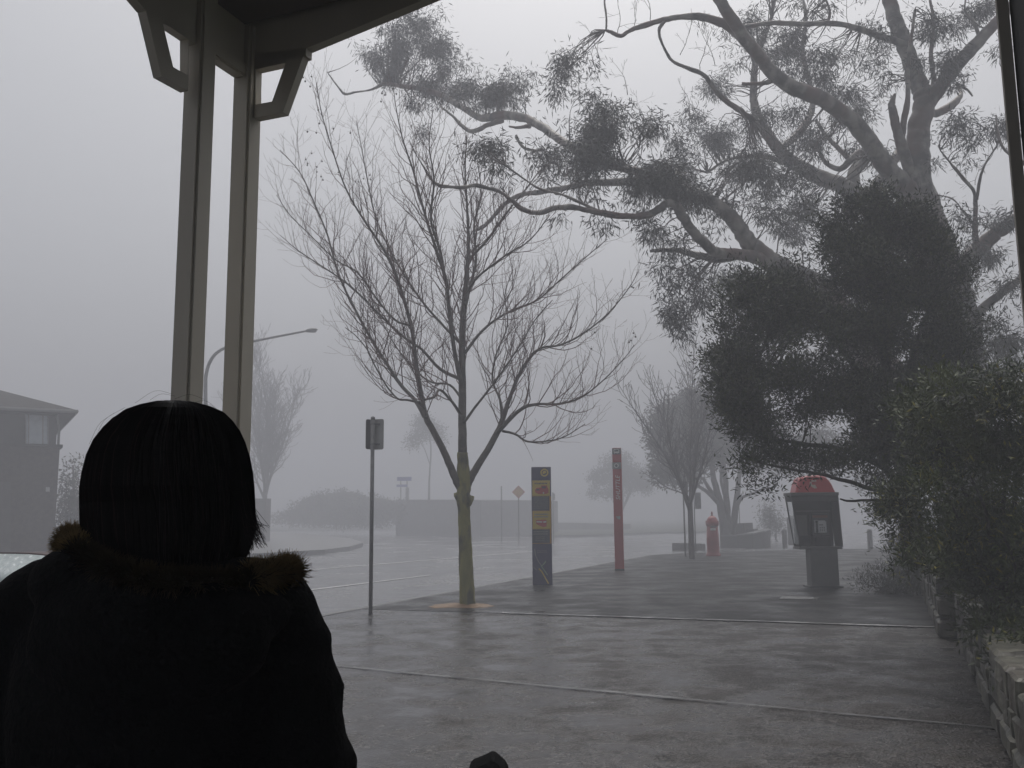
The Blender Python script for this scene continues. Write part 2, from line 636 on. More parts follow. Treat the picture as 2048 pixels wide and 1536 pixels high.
wet_ground('concrete_wet', (0.004, 0.004, 0.004), (0.11, 0.10, 0.093), puddle=0.51, agg=48, rough_dry=0.34, rough_wet=0.02,
           pscale=1.7, warm=(0.026, 0.019, 0.014), width=0.26, bumpd=0.010, bstr=1.0, spec=(0.18, 0.9), bias=0.11)
wet_ground('asphalt_wet', (0.008, 0.008, 0.008), (0.026, 0.026, 0.026), puddle=0.54, agg=110, rough_dry=0.42, rough_wet=0.14,
           pscale=1.1, warm=(0.012, 0.012, 0.012), width=0.3, bumpd=0.006, spec=(0.10, 0.3), bias=0.05)
wet_ground('road_wet', (0.11, 0.11, 0.115), (0.17, 0.17, 0.175), puddle=0.46, agg=90, rough_dry=0.25, rough_wet=0.06,
           pscale=0.35, warm=(0.12, 0.12, 0.12), width=0.3, bumpd=0.003, dark=0.85, spec=(0.6, 0.9))

# ================================================================ SETTING
def grid_sheet(name, urange, wl, wr, nu, nw, dz, m, kind='structure', thick=0.0, wob=0.0):
    mb = MB()
    vs = []
    for i in range(nu + 1):
        u = urange[0] + (urange[1] - urange[0]) * i / nu
        a, b = wl(u), wr(u)
        for j in range(nw + 1):
            w = a + (b - a) * j / nw
            p = UW(u, w)
            z = terr(p.x, p.y) + dz
            if wob:
                z += wob * noise.noise(Vector((p.x * 0.7, p.y * 0.7, 3.3)))
            vs.append((p.x, p.y, z))
    fs = []
    for i in range(nu):
        for j in range(nw):
            k = i * (nw + 1) + j
            fs.append((k, k + 1, k + nw + 2, k + nw + 1))
    if thick:
        bd = [j for j in range(nw + 1)] + [i * (nw + 1) + nw for i in range(1, nu + 1)] + \
             [nu * (nw + 1) + j for j in range(nw - 1, -1, -1)] + [i * (nw + 1) for i in range(nu - 1, 0, -1)]
        n0 = len(vs)
        for k in bd:
            x, y, z = vs[k]
            vs.append((x, y, z - thick))
        nb = len(bd)
        for i in range(nb):
            j = (i + 1) % nb
            fs.append((bd[i], n0 + i, n0 + j, bd[j]))
    mb.add(vs, fs)
    return tag(mb.build(name, m, smooth=not thick), kind=kind)


# base ground (one sheet) and the wet road over it
mb = MB()
N = 90
xs = [-145 + 290 * i / N for i in range(N + 1)]
ys = [-35 + 285 * i / N for i in range(N + 1)]
mb.add([(x, y, terr(x, y) - 0.30) for y in ys for x in xs],
       [(j * (N + 1) + i, j * (N + 1) + i + 1, (j + 1) * (N + 1) + i + 1, (j + 1) * (N + 1) + i) for j in range(N) for i in range(N)])
tag(mb.build('ground', 'grass', smooth=True), kind='structure')
grid_sheet('road', (-12, 140), lambda u: -75, lambda u: 60, 60, 40, -0.13, 'road_wet')


def wl_pave(u):
    if u < 32.5:
        return -7.8
    t = (u - 32.5) / 9.5
    return -7.8 + 9.8 * t ** 1.5


def wr_pave(u):
    return max(9.0, wl_pave(u) + 1.0)


UJ = 13.0
grid_sheet('pavement', (-6, UJ), lambda u: -7.8, lambda u: 1.6, 60, 40, 0.0, 'concrete_wet', thick=0.2, wob=0.006)
grid_sheet('footpath', (UJ + 0.02, 42.5), wl_pave, lambda u: 9.0, 80, 40, 0.004, 'asphalt_wet', thick=0.2, wob=0.01)
# pale joints in the paving
def strip(name, pts, width, dz, m, kind='structure', jag=0.0, rise=0.004):
    mb = MB()
    n = len(pts)
    vs = []
    for i, p in enumerate(pts):
        t = (pts[min(i + 1, n - 1)] - pts[max(i - 1, 0)]).normalized()
        s = Vector((t.y, -t.x, 0)) * width / 2
        j1 = 1 + jag * random.uniform(-1, 1)
        for q in (p - s * j1, p + s * j1):
            vs.append((q.x, q.y, terr(q.x, q.y) + dz + rise))
    mb.add(vs, [(2 * i, 2 * i + 1, 2 * i + 3, 2 * i + 2) for i in range(n - 1)])
    return tag(mb.build(name, m), kind=kind)


strip('paving_joint', [UW(UJ + 0.01 + 0.01 * math.sin(w * 3), w) for w in np.linspace(-5.4, 1.2, 60)], 0.10, 0.0, 'joint', jag=0.45, rise=0.017)
strip('paving_joint', [UW(7.28 - 0.142 * w + 0.006 * math.sin(w * 5), w) for w in np.linspace(-7.3, 1.2, 90)], 0.045, 0.0, 'joint_dull', jag=0.6, rise=0.011)
# kerb along the footpath
mb = MB()
us = [-6 + i * 0.6 for i in range(76)]
for u in us:
    if u > 41.6:
        break
    a, b = UW(u, wl_pave(u) - 0.09), UW(u + 0.592, wl_pave(u + 0.592) - 0.09)
    t = (b - a).normalized()
    s = Vector((t.y, -t.x, 0)) * 0.085
    za, zb = terr(a.x, a.y), terr(b.x, b.y)
    vs = []
    for q, z in ((a, za), (b, zb)):
        vs += [q - s * 1.1 + Vector((0, 0, z - 0.2)), q - s * 1.0 + Vector((0, 0, z - 0.025)), q - s * 0.75 + Vector((0, 0, z + 0.003)), q + s + Vector((0, 0, z + 0.003)), q + s + Vector((0, 0, z - 0.2))]
    mb.add(vs, [(0, 1, 6, 5), (1, 2, 7, 6), (2, 3, 8, 7), (3, 4, 9, 8), (0, 4, 3, 2, 1), (5, 6, 7, 8, 9)])
tag(mb.build('kerb', 'kerb_stone'), kind='structure')

# traffic island to the left
isl = [(-150, 1130), (200, 1127), (440, 1120), (560, 1114), (650, 1108), (700, 1101), (726, 1092), (700, 1082), (620, 1073), (540, 1067), (300, 1060), (-150, 1062)]
mb = MB()
ip = [G(x, y, -0.13) for x, y in isl]
top = [Vector((p.x, p.y, terr(p.x, p.y) + 0.06)) for p in ip]
bot = [Vector((p.x, p.y, terr(p.x, p.y) - 0.25)) for p in ip]
n = len(top)
mb.add(top + bot, [tuple(range(n))] + [(i, i + n, (i + 1) % n + n, (i + 1) % n) for i in range(n)])
tag(mb.build('traffic_island', 'kerb_stone'), kind='structure')
# verge and kerb beyond the road
fe = [(380, 1036), (500, 1037), (600, 1041), (700, 1049), (800, 1056), (870, 1062), (960, 1068), (1100, 1075), (1200, 1073), (1300, 1068), (1420, 1066)]
mb = MB()
vs = []
for x, y in fe:
    p = G(x, y, -0.13)
    if p.y > 105:
        p = P(x, y, 105)
    for d in (p.y, p.y + 0.18, p.y + 8, p.y + 30, 240):
        q = Vector((p.x * d / p.y, d, 0))
        vs.append((q.x, q.y, terr(q.x, q.y) + 0.02))
    vs.append((p.x, p.y, terr(p.x, p.y) - 0.25))
fs = []
for i in range(len(fe) - 1):
    a, b = i * 6, (i + 1) * 6
    for k in range(4):
        fs.append((a + k, b + k, b + k + 1, a + k + 1))
    fs.append((a + 5, b + 5, b, a))
mb.add(vs, fs, 0)
mb.m = [1 if (k % 5) in (0, 4) else 0 for k in range(len(mb.f))]
tag(mb.build('verge', ['grass', 'kerb_stone']), kind='structure')
# painted lines on the road
def gl(a, b, n=14, ext0=0.0, ext1=0.0):
    p, q = G(*a, -0.13), G(*b, -0.13)
    return [p.lerp(q, -ext0 + (1 + ext0 + ext1) * i / n) for i in range(n + 1)]


strip('road_marking', gl((600, 1142), (960, 1112), ext0=1.2, ext1=0.5), 0.13, -0.13, 'road_paint', jag=0.2, rise=0.012)
strip('road_marking', gl((570, 1187), (860, 1151), ext0=1.0, ext1=0.0), 0.10, -0.13, 'road_paint', jag=0.3, rise=0.012)

# ================================================================ SHELTER (roof corner, paired posts, brackets)
pR = P(478, 700, 4.25)
uR, wR = tou(pR), tow(pR)
SP = 0.335            # spacing of the paired posts
ZC = PLu(500, 48, uR - 0.05).z      # ceiling height at the corner
S = 0.092
shelter = root('bus_shelter', UW(uR - 2.5, wR + 1.5), 'cream painted open shelter whose roof corner hangs over the scene on paired posts', 'shelter')
H_TOP = ZC + 0.25


def post(u, w, name='post', m='cream_paint', s=S, zt=None):
    zt = zt or ZC
    h = s / 2
    g = s * 0.13
    # square post with a sunk arris on the corner that faces the path
    poly = [(-h + g, h), (-h, h), (-h, -h), (h, -h), (h, -h + 0.0), (h, h - g), (h - g, h - g), (h - g, h)]
    # local: x = along u (towards +u), y = along w
    pts = []
    prof = [(-h, -h), (h, -h), (h, h), (-h + g, h), (-h + g, h - g), (-h, h - g)]
    for a, b in prof:
        pts.append(UW(u + a, w + b, -0.02))
    mb = MB()
    mb.prism(pts, (0, 0, zt + 0.02))
    o = mb.build(name, m, shelter)
    return o


post(uR, wR)
post(uR - SP, wR)
for u_, w_ in ((uR, wR), (uR - SP, wR)):
    mb = MB()
    mb.box(UW(u_, w_, 0.03), (S + 0.05, S + 0.05, 0.06), STREET, bev=0.008)
    mb.build('post_base', 'cream_paint', shelter)

# left beam (parallel to the street), right beam (across), spandrels and brackets
T = 0.045
w0 = wR + 0.01


def left_pts(l):
    return [PLw(x, y, w0) for x, y in l]


def right_pts(l):
    return [PLu(x, y, uR - 0.01) for x, y in l]


# left bracket ring
outer = left_pts([(377, 182), (323, 152), (288, 4), (377, 66)])
inner = left_pts([(376, 151), (346.5, 134), (325.5, 46), (376, 74)])
mb = MB()
mb.ringprism(outer, inner, WD * -T)
b1 = mb.build('bracket', 'cream_paint', shelter)
outer = right_pts([(508, 236), (566, 224.5), (612, 97), (508, 105)])
inner = right_pts([(511, 209), (544, 203), (571, 126), (511, 139)])
mb = MB()
mb.ringprism(outer, inner, UD * T)
b2 = mb.build('bracket', 'cream_paint', shelter)
# left beam
zb = PLw(345, 57, w0).z          # underside above the hole
mb = MB()
beam_u0 = tou(PLw(290, 10, w0))
mb.prism([UW(uR - 0.02, w0, zb + 0.0), UW(beam_u0, w0, zb), UW(beam_u0 - 0.9, w0, zb + 0.35), UW(-1.6, w0, zb + 0.35), UW(-1.6, w0, ZC + 0.3), UW(uR - 0.02, w0, ZC + 0.3)], WD * -T)
# filler between paired posts with lower edge
zf = PLw(452, 103, w0).z
mb.prism([UW(uR - 0.04, w0 + 0.012, zf), UW(uR - SP + 0.04, w0 + 0.012, zf), UW(uR - SP + 0.04, w0 + 0.012, zb + 0.01), UW(uR - 0.04, w0 + 0.012, zb + 0.01)], WD * -(T + 0.03))
mb.build('beam', 'cream_paint', shelter)
# right beam with the raked underside
mb = MB()
e1 = PLu(612, 97, uR - 0.01)
e2 = PLu(846, 0, uR - 0.01)
s1, s2 = tow(e1), tow(e2)
sl_ = (e2.z - e1.z) / (s2 - s1)
wR2 = 0.55
wm = (wR + wR2) / 2
zm = e1.z + sl_ * (wm - s1)
zrb = PLu(547, 130, uR - 0.01).z
poly = [UW(uR - 0.01, wR - 0.045, zrb), UW(uR - 0.01, s1, zrb + 0.01), UW(uR - 0.01, s1 + 0.001, e1.z), UW(uR - 0.01, wm, zm), UW(uR - 0.01, wR2, zm),
        UW(uR - 0.01, wR2, max(zm + 0.25, ZC + 0.3)), UW(uR - 0.01, wR - 0.045, max(zm + 0.25, ZC + 0.3))]
mb.prism(poly, UD * (T + 0.004))
mb.build('beam', 'cream_paint', shelter)
ZR = max(zm + 0.25, ZC + 0.3)
# ceiling and roof
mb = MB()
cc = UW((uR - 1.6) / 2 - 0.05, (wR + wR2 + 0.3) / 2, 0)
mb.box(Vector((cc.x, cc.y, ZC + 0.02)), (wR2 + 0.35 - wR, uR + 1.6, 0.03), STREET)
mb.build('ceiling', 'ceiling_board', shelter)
mb = MB()
for k in range(1):
    a = [UW(-1.7, wR - 0.25, ZR + 0.02), UW(uR + 0.25, wR - 0.25, ZR + 0.02), UW(uR + 0.25, wR2 + 0.6, ZR + 0.02), UW(-1.7, wR2 + 0.6, ZR + 0.02)]
    mb.prism(a, (0, 0, 0.05))
mb.build('roof', 'dark_metal', shelter)
# round fitting under the lintel between the posts
mb = MB()
cl = UW(uR - SP * 0.62, w0 - 0.045, zf - 0.012)
mb.lathe(cl, [(0.002, -0.012), (0.018, -0.012), (0.02, -0.016), (0.038, -0.014), (0.042, -0.004), (0.042, 0.008), (0.01, 0.01)], 20)
mb.build('downlight', 'dark_metal', shelter)
# dark side wall and front post on the right, dark rear wall behind the viewer
pq = P(2023, 300, 1.75)
uq, wq = tou(pq), tow(pq)
mb = MB()
mb.box(UW(uq, wq + 0.006, ZC / 2 + 0.1), (0.021, 0.02, ZC + 0.25), STREET)
mb.build('trim_board', 'grey_timber', shelter)
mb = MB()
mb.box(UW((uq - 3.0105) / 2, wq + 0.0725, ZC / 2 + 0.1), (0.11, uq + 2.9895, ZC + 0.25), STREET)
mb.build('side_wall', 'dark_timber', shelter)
# ================================================================ STONE RETAINING WALL AND BED
def wall_run(mb, u0, u1, w, h, zb=0.0, th=0.34, rows=3, mi=0):
    """dry rubble: rows of uneven blocks, proud of the mortar core"""
    for r in range(rows):
        z0 = zb + h * r / rows
        u = u0 - random.uniform(0, 0.2)
        while u < u1 - 0.05:
            L_ = random.uniform(0.25, 0.85)
            ue = min(u + L_, u1)
            us_ = max(u, u0)
            if ue - us_ > 0.08:
                hh = h / rows * random.uniform(0.8, 1.02)
                cz = z0 + hh / 2 + random.uniform(-0.01, 0.015)
                pr = random.uniform(0.0, 0.03)
                rot = STREET @ Matrix.Rotation(random.uniform(-0.03, 0.03), 3, 'Y') @ Matrix.Rotation(random.uniform(-0.03, 0.03), 3, 'Z') @ Matrix.Rotation(random.uniform(-0.06, 0.06), 3, 'X')
                mb.box(UW((us_ + ue) / 2, w + th / 2 - pr, cz), (th + 0.04, ue - us_ - 0.018, hh), rot, mi=mi, bev=random.uniform(0.015, 0.035))
            u = ue


def rough_up(o, amt=0.02, sc=9.0, cuts=1):
    mod(o, 'SUBSURF', levels=cuts, render_levels=cuts, subdivision_type='SIMPLE')
    tx = bpy.data.textures.new('rough', 'CLOUDS')
    tx.noise_scale = 1.0 / sc
    mod(o, 'DISPLACE', texture=tx, strength=amt, texture_coords='LOCAL', mid_level=0.5)


UWJ = 11.35
WN = 0.70
def wn(u):
    return WN


sw = root('stone_wall', UW(5, 0.9), 'low rubble retaining wall with pale and rusty stones stepping along the footpath', 'wall')
mb = MB()
near_ = G(1992, 1536)
wA = tow(near_)
near2 = G(1928, 1292)
wB = tow(near2)
UJB = tou(near2)
farb = G(1885, 1278)
wC = tow(farb)
UJC = tou(farb)
far2 = G(1838, 1160)
wD_ = tow(far2)
mbs = MB()
k = 10
for i in range(k):
    ua, ub = -2 + (UJB + 2) * i / k, -2 + (UJB + 2) * (i + 1) / k
    wa = wA + (wB - wA) * (ua + 2) / (UJB + 2)
    wall_run(mbs, ua, ub, wa, 0.60, rows=3)
wall_run(mbs, UJC, UJC + 10.5, wC, 0.98, rows=4, th=0.5)
o = mbs.build('stonework', 'stone', sw)
rough_up(o, 0.035, 7, 2)
mb = MB()
mb.box(UW((UJB - 2) / 2, (wA + wB) / 2 + 0.19, 0.28), (0.30, UJB + 2, 0.55), STREET)
mb.box(UW(UJC + 5.25, wC + 0.27, 0.46), (0.36, 10.4, 0.90), STREET)
mb.build('mortar_core', 'mortar', sw)

mb = MB()
vs, nx, ny = [], 24, 60
for j in range(ny + 1):
    u = -2 + 27 * j / ny
    base = (wA + wB) / 2 + 0.36 if u < UJC + 0.3 else wC + 0.46
    for i in range(nx + 1):
        w = base + (14.0) * (i / nx) ** 1.5
        p = UW(u, w)
        z = 0.5 + 0.6 * min(1, (w - base) / 4) + 0.08 * noise.noise(Vector((p.x, p.y, 0))) + (0.3 if u > UJC else 0.0)
        vs.append((p.x, p.y, z))
mb.add(vs, [(j * (nx + 1) + i, j * (nx + 1) + i + 1, (j + 1) * (nx + 1) + i + 1, (j + 1) * (nx + 1) + i) for j in range(ny) for i in range(nx)])
tag(mb.build('garden_bed', 'grass', smooth=True), kind='structure')

# ================================================================ TREES
def smooth_path(pts, sub=4):
    """Catmull-Rom through (x,y,z,r)"""
    P_ = [np.array(p, float) for p in pts]
    P_ = [2 * P_[0] - P_[1]] + P_ + [2 * P_[-1] - P_[-2]]
    out = []
    for i in range(1, len(P_) - 2):
        for k in range(sub):
            t = k / sub
            a, b, c, d = P_[i - 1:i + 3]
            out.append(0.5 * ((2 * b) + (-a + c) * t + (2 * a - 5 * b + 4 * c - d) * t * t + (-a + 3 * b - 3 * c + d) * t ** 3))
    out.append(P_[-2])
    return out


def pxpath(l, sub=4, wob=0.0):
    """(px, py, radius in px, depth) -> smooth world path"""
    pts = []
    for (x, y, r, Y) in l:
        p = P(x, y, Y)
        pts.append((p.x, p.y, p.z, r * Y / F))
    o = smooth_path(pts, sub)
    if wob:
        for i in range(1, len(o) - 1):
            o[i][:3] += rng.normal(0, 1, 3) * o[i][3] * wob
    return o


def limb(mb, path, n=8):
    mb.tube([p[:3] for p in path], [max(p[3], 0.0015) for p in path], n)
    return path


def rdir(d, ang, az):
    d = Vector(d).normalized()
    o = d.orthogonal().normalized()
    o = Matrix.Rotation(az, 3, d) @ o
    return (d * math.cos(ang) + o * math.sin(ang)).normalized()


def grow(mb, p, d, L, r, lev, tips, up=0.25, jit=0.16, dens=5.0, n=4, rmin=0.0016, flat=None, ratio=0.5):
    seg = max(3, int(L / 0.11)) if lev > 0 else max(3, int(L / 0.09))
    seg = min(seg, 14)
    pts, rs = [Vector(p)], [r]
    d = Vector(d).normalized()
    q = Vector(p)
    for i in range(seg):
        d = (d + Vector((random.gauss(0, jit), random.gauss(0, jit), random.gauss(0, jit) + up * 0.28))).normalized()
        q = q + d * (L / seg)
        pts.append(q.copy())
        rs.append(max(rmin, r * (1 - 0.72 * (i + 1) / seg)))
    mb.tube(pts, rs, n if lev > 0 else 3, cap=False)
    tips.append((pts[-1], d.copy(), lev))
    if lev > 0:
        k = max(2, int(L * dens))
        az = random.uniform(0, 6.28)
        for i in range(k):
            t = 0.15 + 0.8 * (i + random.random() * 0.6) / k
            a = t * seg
            j = min(int(a), seg - 1)
            c = pts[j].lerp(pts[j + 1], a - j)
            dd = (pts[j + 1] - pts[j]).normalized()
            az += 2.4 + random.uniform(-0.5, 0.5)
            nd = rdir(dd, R(random.uniform(28, 55)), az)
            grow(mb, c, nd, L * random.uniform(0.3, 0.62) * (1.15 - 0.5 * t), max(rmin, rs[j] * ratio), lev - 1, tips, up, jit, dens, n, rmin, flat, ratio)


def along(path, t0, t1, k):
    """k random spots on a path with their direction"""
    out = []
    m = len(path) - 1
    for i in range(k):
        t = t0 + (t1 - t0) * (i + random.random()) / k
        a = t * m
        j = min(int(a), m - 1)
        p = Vector(path[j][:3]).lerp(Vector(path[j + 1][:3]), a - j)
        d = (Vector(path[j + 1][:3]) - Vector(path[j][:3])).normalized()
        out.append((p, d, path[j][3], t))
    return out


# ---- the bare plane tree by the kerb
YT = 14.6
tb = G(935, 1213)
YT = tb.y
plane = root('plane_tree', tb, 'tall bare plane tree with a mossy green trunk standing by the kerb in orange litter', 'tree', 'bare plane trees')


def A(l, y0=0.0, y1=0.0, sub=4, wob=0.05):
    n = len(l)
    if l[0][0] != 936:
        l = [(x, y, r * (0.9 if r > 6 else 0.78)) for x, y, r in l]
    return pxpath([(x, y, r, YT + y0 + (y1 - y0) * i / (n - 1)) for i, (x, y, r) in enumerate(l)], sub, wob)


mb = MB()
tr = A([(936, 1222, 22), (935.5, 1212, 17), (934.5, 1190, 15.2), (932, 1130, 14), (930, 1070, 12.8), (928, 1020, 12), (926.5, 1000, 14), (927, 988, 13.2), (928, 975, 13.5), (927, 955, 14), (926, 930, 12), (925, 905, 10.5)], wob=0.02)
limb(mb, tr, 16)
# knuckles of old pruning cuts
mb.ball(P(916, 993, YT - 0.02), pxm(YT, 6.5), sc=(1, 1, 1.5))
mb.ball(P(938, 1001, YT - 0.03), pxm(YT, 7.5), sc=(1, 1, 1.7))
mb.tube([P(938, 1004, YT), P(943, 998, YT), P(946, 992, YT)], [pxm(YT, 6), pxm(YT, 4.5), pxm(YT, 3)], 8)
mb.tube([P(916, 996, YT), P(911, 991, YT), P(909, 986, YT)], [pxm(YT, 5), pxm(YT, 3.5), pxm(YT, 2)], 8)
o = mb.build('trunk', 'plane_bark', plane, smooth=True)
rough_up(o, 0.022, 9, 1)
mb = MB()
L0 = [
    # central leader
    (A([(925, 915, 10.3), (924.5, 850, 9.2), (925, 780, 8.6), (924, 720, 8), (925, 660, 7.2), (929, 600, 6.5), (934, 540, 5.5), (937, 480, 4.2), (934, 410, 3.2), (930, 340, 2.2), (934, 270, 1.5)], 0, 0.2), 0.25),
    # left limb
    (A([(921, 975, 10), (908, 950, 8.5), (893, 915, 7.8), (872, 872, 7.2), (851, 832, 6.8), (843, 790, 5.6), (832, 725, 5.2), (824, 660, 5), (808, 600, 4.6), (790, 545, 4.2), (765, 495, 3.6), (728, 440, 2.8), (693, 380, 2.2), (665, 300, 1.7), (643, 225, 1.3), (633, 165, 0.9)], 0, -1.0), 0.35),
    (A([(850, 833, 6.5), (830, 800, 5), (800, 768, 4.6), (772, 725, 4.2), (745, 682, 3.8), (708, 615, 3.2), (676, 545, 2.7), (655, 470, 2.3), (628, 405, 1.9), (600, 345, 1.4), (560, 300, 0.9)], -0.4, 0.6), 0.2),
    (A([(840, 805, 3.4), (815, 800, 2.8), (795, 797, 2.5), (772, 770, 2.2), (748, 728, 2), (735, 700, 1.7), (712, 672, 1.3), (690, 655, 1)], -0.5, -1.3), 0.2),
    # right limb
    (A([(932, 975, 10), (944, 950, 8.6), (968, 912, 7.4), (992, 870, 6.8), (1003, 845, 6.2), (1020, 795, 5), (1038, 750, 4.4), (1062, 712, 3.8), (1085, 695, 3.2), (1120, 690, 2.6), (1165, 668, 2.2), (1215, 628, 1.7), (1255, 580, 1.3), (1277, 543, 0.8)], 0, 0.7), 0.3),
    (A([(995, 866, 5.5), (1020, 838, 5), (1048, 815, 4.6), (1080, 808, 3.4), (1115, 808, 2.8), (1160, 796, 2.2), (1205, 762, 1.6), (1250, 715, 1.1), (1268, 690, 0.8)], 0.1, -0.9), 0.3),
    (A([(1005, 862, 3.6), (1030, 868, 3), (1055, 883, 2.4), (1095, 882, 1.9), (1130, 873, 1.5), (1170, 848, 1)], 0.1, -0.6), 0.1),
    # second upright from the leader, dark and close
    (A([(924, 775, 6), (912, 720, 5.6), (903, 660, 5.6), (897, 610, 5.2), (892, 560, 4.8), (876, 510, 4.2), (858, 455, 3.6), (842, 400, 3), (826, 340, 2.4), (806, 280, 1.8), (792, 215, 1.2), (786, 165, 0.9)], 0, -1.1), 0.2),
    (A([(890, 560, 4), (880, 500, 3.8), (862, 440, 3.4), (868, 360, 2.4), (858, 290, 1.6), (866, 220, 1)], -0.4, -1.6), 0.3),
    (A([(926, 640, 5), (938, 580, 4), (952, 520, 3.4), (948, 450, 2.6), (962, 390, 1.9), (955, 320, 1.3)], 0, 0.9), 0.2),
    (A([(925, 760, 5), (880, 738, 4.2), (845, 700, 3.6), (815, 680, 3.2), (770, 640, 3), (720, 590, 2.6), (685, 560, 2.2), (640, 530, 1.7), (595, 500, 1.2), (560, 470, 0.8)], 0, -0.7), 0.4),
    (A([(924, 690, 4), (890, 655, 3.4), (850, 610, 3), (815, 560, 2.8), (780, 500, 2.4), (750, 430, 2), (735, 360, 1.6), (722, 290, 1.2), (712, 240, 0.8)], 0, 1.2), 0.2),
    (A([(930, 706, 4.4), (955, 672, 3.8), (990, 640, 3.2), (1030, 618, 2.7), (1075, 600, 2.3), (1120, 560, 1.9), (1165, 520, 1.4), (1215, 478, 0.9)], 0, 1.0), 0.2),
    (A([(925, 850, 4), (950, 815, 3.2), (985, 770, 2.6), (1010, 735, 2.2), (1040, 690, 1.8), (1070, 640, 1.5), (1105, 600, 1.1)], 0, -1.2), 0.3),
    (A([(922, 830, 4.2), (905, 805, 3.6), (880, 780, 3.2), (868, 795, 2.8), (845, 800, 2)], 0, -0.9), 0.2),
    (A([(926, 600, 4), (950, 560, 3.2), (985, 530, 2.6), (1020, 505, 2.1), (1060, 480, 1.6), (1100, 430, 1.1)], 0, -0.8), 0.2),
    (A([(936, 520, 3.2), (975, 480, 2.6), (1010, 430, 2), (1050, 380, 1.5), (1080, 340, 1)], 0.1, 0.8), 0.2),
    (A([(925, 800, 3.5), (900, 770, 3), (865, 765, 2.6), (835, 745, 2.2), (800, 705, 1.8), (770, 655, 1.5), (745, 600, 1.2)], 0, 1.1), 0.2),
    (A([(1004, 845, 3.6), (1000, 800, 3), (985, 760, 2.6), (992, 710, 2.2), (1015, 650, 1.8), (1010, 590, 1.4), (1025, 540, 1)], 0.1, 1.2), 0.2),
    (A([(820, 650, 3.6), (790, 640, 3), (755, 600, 2.6), (715, 545, 2.2), (672, 520, 1.8), (620, 470, 1.4), (580, 430, 1.1), (553, 390, 0.8)], -0.5, 0.2), 0.2),
]
tw = MB()
tips = []
for path, t0 in L0:
    limb(mb, path, 8)
    Ls = sum((Vector(path[i + 1][:3]) - Vector(path[i][:3])).length for i in range(len(path) - 1))
    k = int(Ls * 8)
    az = random.uniform(0, 6)
    for p, d, r, t in along(path, t0 * 0.6 + 0.05, 0.99, k):
        az += 2.4
        nd = rdir(d, R(random.uniform(25, 52)), az)
        nd.z += 0.12
        grow(tw, p, nd, random.uniform(0.55, 1.5) * (1.2 - 0.55 * t), min(r * 0.5, 0.010), 2 if (r > 0.008 and random.random() < 0.75) else 1, tips, up=0.5, jit=0.15, dens=4.2, rmin=0.0017, ratio=0.6)
limbs = mb.build('limb_framework', 'limb_bark', plane, smooth=True)
tw.build('crown', 'twig_bark', plane)
# hanging seed balls
me_ball = None
hi = [t for t in tips if t[0].z > 4.2]
random.shuffle(hi)
first = None
spots = []
cl = [P(x, y, YT) for x, y in ((600, 280), (640, 210), (650, 300), (690, 300), (720, 320), (790, 240), (850, 260), (1275, 560), (1170, 840), (1060, 440), (940, 300), (620, 330), (660, 260), (1265, 690))]
for c in cl:
    near = sorted(hi, key=lambda t: (t[0].x - c.x) ** 2 + (t[0].z - c.z) ** 2)[:5]
    for t in near[:random.randint(2, 5)]:
        spots.append(t[0])
for s_ in spots[:56]:
    b = MB()
    if first is None:
        b.ball((0, 0, -0.05), 0.0155, seg=8, rings=6)
        b.tube([(0, 0, 0), (0.002, 0, -0.04)], 0.0012, 3)
        me = bpy.data.meshes.new('seed_ball')
        me.from_pydata(b.v, [], b.f)
        me.materials.append(MATS['seed'])
        first = me
    o = bpy.data.objects.new('seed_ball', first)
    COL.objects.link(o)
    o.parent = plane
    o.location = s_ - ORG[plane.name]
# ring of litter round the trunk
lit = MB()
ring, mid = [], []
for j in range(40):
    a = 2 * math.pi * j / 40
    rr = 0.33 + 0.12 * noise.noise(Vector((math.cos(a) * 1.3, math.sin(a) * 1.3, 5))) + 0.10 * noise.noise(Vector((math.cos(a) * 6, math.sin(a) * 6, 2)))
    rr *= 1.0 + 0.75 * max(0, -math.cos(a)) ** 3
    ring.append((tb.x + rr * math.cos(a) * 1.25, tb.y + rr * math.sin(a) * 1.0, 0.010))
    mid.append((tb.x + rr * 0.5 * math.cos(a), tb.y + rr * 0.5 * math.sin(a), 0.045 + 0.01 * math.sin(a * 5)))
lit.add(ring + mid + [(tb.x, tb.y, 0.05)], [(j, (j + 1) % 40, 40 + (j + 1) % 40, 40 + j) for j in range(40)] + [(40 + j, 40 + (j + 1) % 40, 80) for j in range(40)])
tag(lit.build('leaf_litter', 'litter', smooth=True), kind='stuff')


